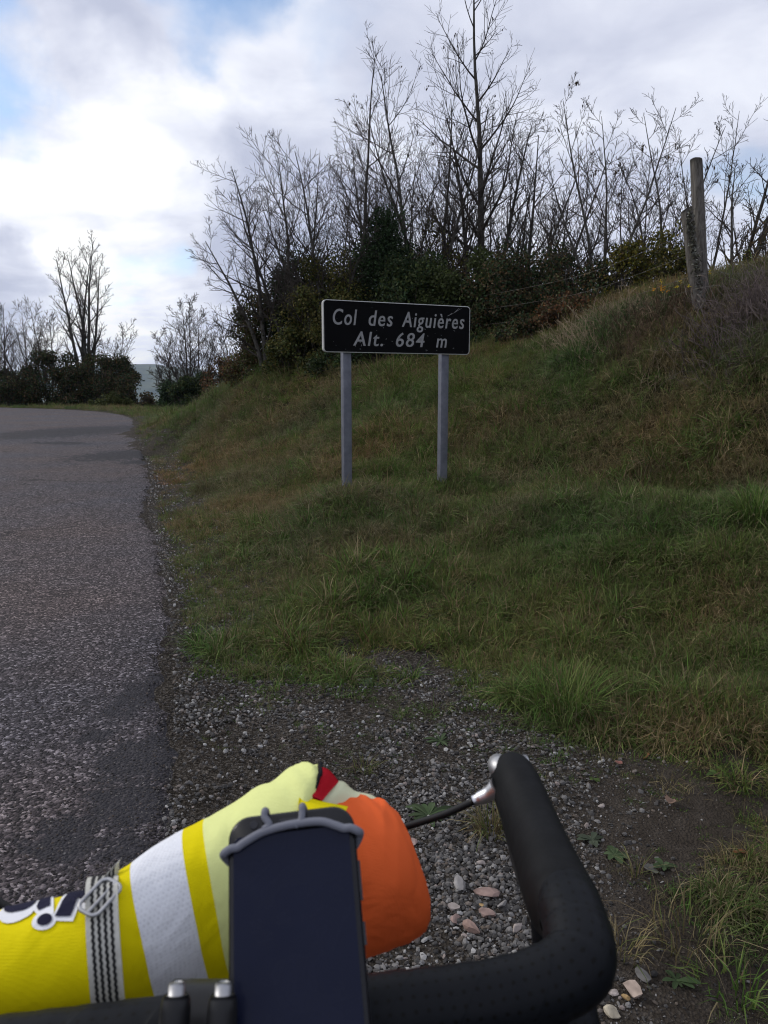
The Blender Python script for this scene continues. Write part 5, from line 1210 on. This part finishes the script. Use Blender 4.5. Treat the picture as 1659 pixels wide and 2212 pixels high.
YEL = cloth('yellow_jersey', (0.72, 0.60, 0.0)); WHT = cloth('white_mesh', (0.76, 0.77, 0.80), weave=480, dots=True); LIM = cloth('pale_lime', (0.72, 0.76, 0.30))
ORA = cloth('orange_jersey', (0.76, 0.125, 0.030)); RED = cloth('red_panel', (0.42, 0.006, 0.016)); CRM = cloth('cream_lining', (0.62, 0.64, 0.42)); NAVY = cloth('navy_print', (0.012, 0.012, 0.03)); WPR = cloth('white_print', (0.74, 0.74, 0.76)); BLKT = cloth('black_trim', (0.006, 0.006, 0.008))
ST = np.array([(-150, 2020, 2240, 0.405), (-60, 1996, 2250, 0.41), (0, 1979, 2236, 0.413), (100, 1957, 2214, 0.417), (190, 1936, 2194, 0.421), (235, 1912, 2184, 0.426), (290, 1868, 2176, 0.441), (340, 1834, 2166, 0.455), (390, 1801, 2150, 0.468),
               (440, 1773, 2122, 0.48), (500, 1741, 2115, 0.492), (560, 1708, 2112, 0.50), (620, 1678, 2108, 0.506), (660, 1663, 2102, 0.509), (690, 1656, 2092, 0.511), (720, 1656, 2085, 0.511), (740, 1724, 2078, 0.511), (790, 1733, 2064, 0.511), (830, 1742, 2056, 0.51), (860, 1768, 2049, 0.509),
               (885, 1812, 2040, 0.508), (905, 1862, 2026, 0.507), (920, 1905, 2010, 0.506), (930, 1945, 1985, 0.505)])
def jers(x, th, off=0.0):
    """surface of the roll at image column x and angle th (0 on top, positive towards the rider)"""
    x = np.asarray(x, float); th = np.asarray(th, float)
    top, bot, Z = (np.interp(x, ST[:, 0], ST[:, k]) for k in (1, 2, 3))
    Y = (CY - (top + bot) / 2) / F * Z; ry = (bot - top) / 2 / F * Z; X = (x - CX) / F * Z
    rz = np.minimum(ry * 0.85, 0.052)
    fold = 1 + 0.035 * np.sin(th * 2 + x / 90) * sstep(250, 420, x) + 0.05 * (fbm(x / 60 + 5, th * 1.3, 95, 3) - 0.5) * sstep(200, 500, x) + 0.04 * (fbm(x / 80, th * 1.6, 97, 2) - 0.5)
    d_ = x / 46 - th * 1.7
    fold = fold + 0.085 * (1 - np.abs(2 * vnoise(d_, th * 0.7 + x / 260, 101) - 1) - 0.5) * sstep(420, 700, x) + 0.035 * (1 - np.abs(2 * vnoise(d_ * 0.8 + 9, th * 0.9, 102) - 1) - 0.5) * sstep(235, 120, x)
    fold = fold + 0.05 * np.sin((x - 235) / 13.0) * np.exp(-((x - 235) / 38) ** 2) * np.sign(x - 235)
    fold = fold - 0.05 * np.exp(-((x - 235) / 22) ** 2)
    ct = np.cos(th); sg = np.sign(ct) * np.abs(ct) ** 0.9
    yy = Y + (ry * fold + off) * sg; zz = Z - (rz * fold + off) * np.sin(th)
    X = (x - CX) / F * (Z + (zz - Z) * 0.9)
    return np.stack([X, CP * zz + SP * yy, EYE.z - SP * zz + CP * yy], -1)
JER = empty('rolled_jersey', tuple(jers(300, 1.2))); tag(JER, 'rolled up yellow, white and orange cycling jersey strapped across the handlebar', 'jersey')
JINV = Matrix.Translation(-JER.location)
def jer_part(name, me, m, parent=None):
    me.transform(JINV); return link(name, me, m, parent or JER)
def skew(x, th):
    return x + 84 * (1 - np.cos(np.clip(th, -np.pi, np.pi))) / 2 * sstep(640, 480, x) * sstep(-140, 150, x)
def panel(x0, x1, name, m, n=24):
    u = np.linspace(x0, x1, n); th = np.linspace(-np.pi, np.pi, 73)[:-1]; U, T = np.meshgrid(u, th, indexing='ij')
    V = jers(skew(U, T), T).reshape(-1, 3)
    return jer_part(name, np_mesh(name, V, grid_faces(n, 72, close_v=True), smooth=True), m)
pan = panel(-150, 281, 'yellow_panel', YEL, 60); pan['label'] = 'plain yellow end of the jersey with printed letters'
panel(281, 393, 'white_band', WHT, 26)
p2 = panel(393, 438, 'yellow_panel', YEL, 12); p2['label'] = 'narrow yellow stripe right of the white band'
STB = np.array([(630, 1752, 2075, 0.508), (690, 1742, 2064, 0.51), (740, 1735, 2052, 0.511)] + [(r[0], r[1], r[2] - 26 * min(1, (930 - r[0]) / 70), r[3]) for r in ST if r[0] > 741])
def lime_end(th): return 691 - 36 * sstep(0.2, 0.95, th) - 30 * sstep(1.0, 1.6, th)
th_ = np.linspace(-np.pi, np.pi, 73)[:-1]; s_ = np.linspace(0, 1, 40)
S_, T_ = np.meshgrid(s_, th_, indexing='ij'); X_ = skew(438.0, T_) * (1 - S_) + lime_end(T_) * S_
O_ = np.where(S_ > 0.93, -0.0035 * ((S_ - 0.93) / 0.07) ** 2, 0)
G_ = jers(X_, T_, O_)
e_ = [jers(lime_end(th_) - 1, th_, -0.009), jers(lime_end(th_) - 14, th_, -0.012)]
V = np.concatenate([G_.reshape(-1, 3)] + e_)
jer_part('lime_panel', np_mesh('lime_panel', V, grid_faces(42, 72, close_v=True), smooth=True), LIM)
_keep_ST = ST; ST = STB
panel(634, 930, 'orange_panel', ORA, 60)
# closing caps of the two ends
for x, m_, nm in ((930, ORA, 'orange_end'), (-150, YEL, 'yellow_end')):
    ST = STB if x > 0 else _keep_ST
    th = np.linspace(-np.pi, np.pi, 33)[:-1]; V = jers(np.full(32, float(skew(x, 0))), th); V = np.concatenate([V, [V.mean(0)]]); s = np.arange(32)
    jer_part(nm, np_mesh(nm, V, np.stack([s, (s + 1) % 32, np.full(32, 32)], 1), smooth=True), m_)
def sheet(rows, m, name, thick=0.0016, n=20, k=14, parent=None):
    """a piece of cloth lofted through rows of (px, py, Z) points, given a real thickness"""
    A = np.array([spline([tuple(at(*p)) for p in r], n) for r in rows]); G = np.array([spline(A[:, j], k) for j in range(n)])
    V = G.reshape(-1, 3); f = grid_faces(n, k)
    e1 = np.gradient(G, axis=0); e2 = np.gradient(G, axis=1); nn = np.cross(e1, e2); nn /= np.linalg.norm(nn, axis=2)[..., None] + 1e-12
    V2 = (G + nn * thick).reshape(-1, 3); N0 = len(V)
    b = [(i, 0) for i in range(n)] + [(n - 1, j) for j in range(1, k)] + [(i, k - 1) for i in range(n - 2, -1, -1)] + [(0, j) for j in range(k - 2, 0, -1)]
    b = np.array([i * k + j for i, j in b]); b2 = np.roll(b, -1)
    F2 = np.concatenate([f, f[:, ::-1] + N0, np.stack([b, b2, b2 + N0, b + N0], 1)])
    return jer_part(name, np_mesh(name, np.concatenate([V, V2]), F2, smooth=True), m, parent)
ST = _keep_ST
tr = np.linspace(-0.75, 0.42, 20); V, Fq = tube(jers(lime_end(tr) + 0.5, tr, -0.0028), np.interp(tr, [-0.75, 0.2, 0.42], [0.0017, 0.0017, 0.0006]), 12)
jer_part('black_edging', np_mesh('black_edging', V, Fq, smooth=True), BLKT)
# what is tucked into the collar: red panel, cream flap, yellow lining
sheet([[(682, 1659, 0.512), (700, 1658, 0.512), (714, 1666, 0.514), (732, 1688, 0.518)], [(670, 1686, 0.500), (690, 1688, 0.498), (704, 1696, 0.500), (716, 1706, 0.505)], [(650, 1712, 0.486), (666, 1716, 0.485), (680, 1722, 0.485), (696, 1730, 0.488)]], RED, 'red_panel')
sheet([[(728, 1686, 0.518), (744, 1689, 0.520), (766, 1708, 0.524), (800, 1716, 0.528), (829, 1733, 0.530)], [(712, 1708, 0.507), (738, 1711, 0.510), (766, 1724, 0.515), (800, 1731, 0.520), (829, 1739, 0.524)], [(690, 1732, 0.492), (724, 1742, 0.502), (764, 1752, 0.512), (798, 1756, 0.516), (824, 1760, 0.518)]], CRM, 'cream_flap', n=30)
sheet([[(648, 1716, 0.483), (680, 1727, 0.484), (706, 1733, 0.486), (752, 1742, 0.494)], [(645, 1736, 0.474), (680, 1744, 0.474), (710, 1750, 0.477), (744, 1756, 0.484)], [(645, 1760, 0.464), (680, 1766, 0.465), (705, 1770, 0.468), (725, 1772, 0.475)]], YEL, 'yellow_lining')
# print on the yellow part: navy shapes with white outlines, the lower ends of letters
def print_poly(poly, off, m, name):
    bm = bmesh.new(); vs = [bm.verts.new((p[0], p[1], 0)) for p in poly]; bm.faces.new(vs)
    bmesh.ops.triangulate(bm, faces=bm.faces[:]); bmesh.ops.subdivide_edges(bm, edges=bm.edges[:], cuts=3, use_grid_fill=True)
    V = np.array([v.co[:] for v in bm.verts]); f = [tuple(v.index for v in q.verts) for q in bm.faces]; bm.verts.index_update(); f = [tuple(v.index for v in q.verts) for q in bm.faces]; bm.free()
    top, bot = np.interp(V[:, 0], ST[:, 0], ST[:, 1]), np.interp(V[:, 0], ST[:, 0], ST[:, 2])
    cy_ = (top + bot) / 2; r_ = (bot - top) / 2; over = V[:, 1] < top + 1
    c = np.clip((cy_ - V[:, 1]) / r_, -1, 1); th = np.arccos(np.clip(c, -1, 1)) ** 1.0
    th = np.where(V[:, 1] < top + 3, -(top + 3 - V[:, 1]) / 26 + np.arccos(np.clip((cy_ - top - 3) / r_, -1, 1)), th)
    P = jers(V[:, 0], th, off)
    me = bpy.data.meshes.new(name); me.from_pydata([tuple(p) for p in P], [], f); jer_part(name, me, m, pan)
def blob(cx, cy_, rx, ry, a, n=18): return [(cx + rx * math.cos(t) * math.cos(a) - ry * math.sin(t) * math.sin(a), cy_ + rx * math.cos(t) * math.sin(a) + ry * math.sin(t) * math.cos(a)) for t in np.linspace(0, 2 * np.pi, n, endpoint=False)]
print_poly(blob(36, 1968, 42, 9, -0.24), 0.0008, WPR, 'print_outline'); print_poly(blob(42, 1962, 36, 6.5, -0.26), 0.0013, NAVY, 'print')
print_poly(blob(97, 1970, 27, 10.5, -0.22), 0.0008, WPR, 'print_outline'); print_poly(blob(98, 1969, 17, 6.2, -0.22), 0.0014, NAVY, 'print')
print_poly([(68, 1962), (84, 1944), (112, 1934), (118, 1960), (88, 1966)], 0.0009, WPR, 'print_outline'); print_poly([(79, 1960), (90, 1940), (106, 1932), (109, 1955), (84, 1962)], 0.0014, NAVY, 'print')
print_poly([(112, 1968), (140, 1934), (156, 1910), (194, 1912), (199, 1944), (178, 1948), (170, 1946), (160, 1963)], 0.0008, WPR, 'print_outline')
print_poly([(120, 1963), (150, 1932), (158, 1912), (184, 1914), (192, 1942), (168, 1939), (154, 1958)], 0.0014, NAVY, 'print')
# light hem along the lower edge
hem = [jers(x, 1.98, 0.0012) for x in np.linspace(60, 385, 40)]
V, Fq = tube(hem, 0.0011, 8); jer_part('hem', np_mesh('hem', V, Fq, smooth=True), WPR)

# webbing strap with a wire buckle
WEB = mat('webbing', (0.46, 0.45, 0.40), (0.56, 0.55, 0.50), 300, 0.9, bump=0.0006, bscale=700); WEBK = mat('webbing_stripe', (0.012, 0.012, 0.013), (0.03, 0.03, 0.03), 300, 0.9, bump=0.0005, bscale=700)
def build_strap():
    th = np.concatenate([np.linspace(-0.55, 1.95, 44)]); xc = 221 + 28 * (1 - np.cos(np.clip(th, 0, 3))) / 2
    C = [jers(x, t, 0.0022 + (0.0035 * math.exp(-((t - 0.25) / 0.3) ** 2))) for x, t in zip(xc, th)]
    nrm = [np.array(jers(x, t, 0.01)) - np.array(jers(x, t, 0.0)) for x, t in zip(xc, th)]
    end = C[-1]; d = np.array([0.004, 0, 0])
    for px, py, z in ((253, 2190, 0.374), (258, 2232, 0.348), (264, 2295, 0.334), (270, 2380, 0.338)):
        C.append(np.array(tuple(at(px, py, z)))); nrm.append(np.array(tuple(-FWD * 0.01)))
    C = np.array(C); nrm = np.array(nrm); nrm /= np.linalg.norm(nrm, axis=1)[:, None]
    C = spline(C, 150); nrm = spline(nrm, 150); nrm /= np.linalg.norm(nrm, axis=1)[:, None]
    t = np.gradient(C, axis=0); t /= np.linalg.norm(t, axis=1)[:, None]; sx_ = np.array([1.0, 0.12, 0.03]); sd = sx_ - t * (t @ sx_)[:, None]; sd /= np.linalg.norm(sd, axis=1)[:, None]
    n2_ = np.cross(sd, t); n2_ *= np.sign((n2_ * nrm).sum(1))[:, None] if False else (1.0 if (n2_[30] * nrm[30]).sum() > 0 else -1.0); nrm = n2_
    s = np.concatenate([[0], np.cumsum(np.linalg.norm(np.diff(C, axis=0), axis=1))])
    root = empty('webbing_strap', tuple(C[60])); tag(root, 'cream webbing strap with four black stripes and a wire buckle round the jersey', 'strap'); inv = Matrix.Translation(-root.location)
    def ribbon(o0, o1, h, h0=0.0, wav=0.0):
        w = wav * np.sin(s / 0.0016 * np.pi)
        prof = [(o0, h0), (o0, h), (o1, h), (o1, h0)]
        V = np.stack([C + sd * (a + w)[:, None] + nrm * b for a, b in [(np.full(150, p[0]), p[1]) for p in prof]], 1).reshape(-1, 3)
        return V, grid_faces(150, 4, close_v=True)
    def put(name, parts, m, par):
        me = auto(mesh_of(name, parts)); me.transform(inv); return link(name, me, m, par)
    web = put('webbing', [ribbon(-0.0083, 0.0083, 0.0013)], WEB, root)
    for k in (-0.0048, -0.0016, 0.0016, 0.0048): put('stripe', [ribbon(k - 0.00075, k + 0.00075, 0.0017, 0.001, 0.0003)], WEBK, web)
    c0 = np.array(jers(218, 0.42, 0.006)); n0 = np.array(jers(218, 0.42, 0.01)) - np.array(jers(218, 0.42, 0.0)); n0 /= np.linalg.norm(n0)
    X = unit(np.array(jers(236, 0.25)) - np.array(jers(196, 0.55))); Yv = unit(np.cross(n0, X)); P = rrect(0.0215, 0.0125, 0.004, 5)
    ring = [c0 + X * a + Yv * b for a, b in P]; ring.append(ring[0]); ring.append(ring[1])
    b = put('buckle', [tube(ring, 0.0011, 10, caps=False), tube([c0 + X * 0.0107 - Yv * 0.001, c0 - X * 0.0107 - Yv * 0.001], 0.001, 8)], STEEL, root)
    # loose strap end standing up behind the buckle
    e0 = np.array(jers(232, -0.15, 0.004)); up_ = np.array(tuple(UPV)); tl = spline([e0 - up_ * 0.006, e0 + up_ * 0.002, e0 + up_ * 0.0026 + np.array([0.0005, 0.004, 0])], 8)
    V = np.stack([tl + X * a + np.array(tuple(FWD)) * b_ for a, b_ in ((-0.0085, 0), (-0.0085, 0.0014), (0.0085, 0.0014), (0.0085, 0))], 1).reshape(-1, 3); te = put('strap_end', [(V, grid_faces(8, 4, close_v=True))], WEB, root)
    for k in (-0.0048, -0.0016, 0.0016, 0.0048):
        V = np.stack([tl + X * (k + a) - np.array(tuple(FWD)) * 0.0004 for a in (-0.0008, 0.0008)] + [tl + X * (k + a) + np.array(tuple(FWD)) * 0.001 for a in (0.0008, -0.0008)], 1).reshape(-1, 3); put('stripe', [(V, grid_faces(8, 4, close_v=True))], WEBK, te)
build_strap()

# ------------------------------------------------------------------ phone in a silicone holder
def build_phone():
    top = np.array(tuple(at(627, 1752, 0.3890))); dn = np.array(tuple(cf(0.0112, -0.0854, 0.442 - 0.055))) - np.array(tuple(cf(0, 0, 0.442))); dn = unit(dn)
    rt = unit(np.array([1.0, -0.03, 0.010])); rt = unit(rt - dn * (rt @ dn)); nr = np.cross(dn, rt); nr = unit(nr)
    if nr[1] > 0: nr = -nr
    M4 = Matrix(((rt[0], -dn[0], nr[0], top[0]), (rt[1], -dn[1], nr[1], top[1]), (rt[2], -dn[2], nr[2], top[2]), (0, 0, 0, 1))) @ Matrix.Scale(0.88, 4)   # local x right, y up along the phone, z out of the screen
    root = empty('smartphone'); root.matrix_world = M4; tag(root, 'black smartphone with its dark screen facing the rider, held at the stem', 'phone')
    W, L_, T = 0.0716, 0.149, 0.0085
    body = mat('phone_bezel', (0.006, 0.006, 0.008), (0.008, 0.008, 0.010), 30, 0.25); scr = mat('phone_glass', (0.006, 0.008, 0.022), (0.0075, 0.0100, 0.026), 9, 0.12, spec=0.14); frm = mat('phone_frame', (0.03, 0.03, 0.035), (0.05, 0.05, 0.055), 30, 0.35, metal=0.6)
    def slab(w, l, r, z0, z1, yc, bev, n=10):
        rings = [(w - 2 * bev, l - 2 * bev, r - bev, z0), (w, l, r, z0 + bev), (w, l, r, z1 - bev), (w - 2 * bev, l - 2 * bev, r - bev, z1)]
        V = []
        for a, b, c, z in rings: p = rrect(a, b, c, n); V.append(np.stack([p[:, 0], p[:, 1] + yc, np.full(len(p), z)], 1))
        m_ = len(V[0]); V = np.concatenate(V); c0 = len(V); V = np.concatenate([V, [(0, yc, z0), (0, yc, z1)]]); s = np.arange(m_); s2 = (s + 1) % m_
        return V, [grid_faces(4, m_, close_v=True), np.concatenate([np.stack([s2, s, np.full(m_, c0)], 1), np.stack([3 * m_ + s, 3 * m_ + s2, np.full(m_, c0 + 1)], 1)])]
    V, f = slab(W, L_, 0.0125, -T, 0, -L_ / 2, 0.0016); link('body', auto(np_mesh('body', V, f, smooth=True), 60), body, root)
    V, f = slab(W + 0.0006, L_ + 0.0006, 0.0128, -T * 0.72, -T * 0.28, -L_ / 2, 0.0008); link('frame', auto(np_mesh('frame', V, f, smooth=True), 60), frm, root)
    n_ = scr.node_tree.nodes; tcn = n_.new('ShaderNodeTexCoord'); sm = n_.new('ShaderNodeTexNoise'); sm.inputs['Scale'].default_value = 28; sm.inputs['Detail'].default_value = 6; sm.inputs['Distortion'].default_value = 1.5; scr.node_tree.links.new(tcn.outputs['Object'], sm.inputs['Vector'])
    mr_ = n_.new('ShaderNodeMapRange'); mr_.inputs['From Min'].default_value = 0.35; mr_.inputs['From Max'].default_value = 0.7; mr_.inputs['To Min'].default_value = 0.06; mr_.inputs['To Max'].default_value = 0.5; scr.node_tree.links.new(sm.outputs[0], mr_.inputs['Value']); scr.node_tree.links.new(mr_.outputs[0], n_['Principled BSDF'].inputs['Roughness'])
    V, f = slab(0.0655, 0.128, 0.004, -0.0006, 0.00035, -L_ / 2 - 0.0005, 0.0002); link('screen', auto(np_mesh('screen', V, f, smooth=True), 30), scr, root)
    V, f = slab(0.0135, 0.0016, 0.0007, -0.0004, 0.0004, -0.0046, 0.0001, 4); link('earpiece', np_mesh('earpiece', V, f), frm, root)
    V, f = slab(0.0046, 0.0046, 0.0022, -0.0004, 0.0004, -0.0052, 0.0001, 5); V[:, 0] -= 0.021; link('front_lens', np_mesh('front_lens', V, f), frm, root)
    for y0, l in ((-0.040, 0.02), (-0.066, 0.011)):
        V, f = box((W / 2 + 0.0006, y0, -T / 2), (0.0016, l, 0.0028)); link('side_button', np_mesh('side_button', V, f), frm, root)
    # holder: one stretchy band over the top corners and one over the bottom corners
    hold = empty('silicone_holder'); hold.matrix_world = M4; tag(hold, 'grey silicone band holder stretched over the corners of the phone', 'phone holder')
    sil = mat('grey_silicone', (0.14, 0.145, 0.175), (0.165, 0.17, 0.20), 20, 0.6)
    z = 0.0022
    def bandtube(pts, r, name='band'):
        V, Fq = tube(spline(pts, 70), r, 14); return link(name, np_mesh(name, V, Fq, smooth=True), sil, hold)
    for y0, sgn in ((0.0, 1), (-L_, -1)):
        q = lambda x, y, zz: (x, y0 - sgn * y, zz)
        bd = bandtube([q(-0.026, 0.030, -T - 0.004), q(-0.034, 0.024, -T - 0.002), q(-0.0385, 0.0195, -T / 2), q(-0.0378, 0.0185, 0.0008), q(-0.034, 0.0168, z), q(-0.030, 0.0165, z), q(-0.0265, 0.0145, z), q(-0.0155, 0.0100, z), q(0.0, 0.0078, z), q(0.0165, 0.0080, z), q(0.0255, 0.0112, z), q(0.030, 0.0132, z), q(0.034, 0.0135, z),
                       q(0.0378, 0.0155, 0.0008), q(0.0385, 0.0165, -T / 2), q(0.034, 0.022, -T - 0.002), q(0.026, 0.03, -T - 0.004)], 0.0023)
        for x, xt in ((-0.0115, -0.0145), (0.0065, 0.0070)):
            V, Fq = tube(spline([q(x - 0.004, 0.0088, z), q(x - 0.0005, 0.0065, z), q(xt, 0.002, z), q(xt, -0.0012, z - 0.0006), q(xt, -0.0022, -T / 2), q(xt, 0.001, -T - 0.0025), q(xt * 0.6, 0.02, -T - 0.003)], 40), 0.0020, 12); link('prong', np_mesh('prong', V, Fq, smooth=True), sil, bd)
    V, f = slab(0.03, 0.09, 0.006, -T - 0.010, -T - 0.0006, -L_ / 2, 0.001); link('back_plate', auto(np_mesh('back_plate', V, f, smooth=True)), sil, hold)
build_phone()

# ------------------------------------------------------------------ air between here and the far hills
def build_haze():
    m = bpy.data.materials.new('haze_air'); m.use_nodes = True; N, L = m.node_tree.nodes, m.node_tree.links
    N.remove(N['Principled BSDF']); v = N.new('ShaderNodeVolumePrincipled'); v.inputs['Color'].default_value = (0.66, 0.80, 1.0, 1); v.inputs['Density'].default_value = 0.00009; v.inputs['Anisotropy'].default_value = 0.2
    L.new(v.outputs[0], N['Material Output'].inputs['Volume'])
    x0, x1, y0, y1 = gx[0] - 50, gx[-1] + 50, gy[0] - 50, gy[-1] + 50
    V, f = box(((x0 + x1) / 2, (y0 + y1) / 2, (-206 + 150) / 2), (x1 - x0, y1 - y0, 356)); tag(link('haze', np_mesh('haze', V, f), m), kind='stuff')
build_haze()
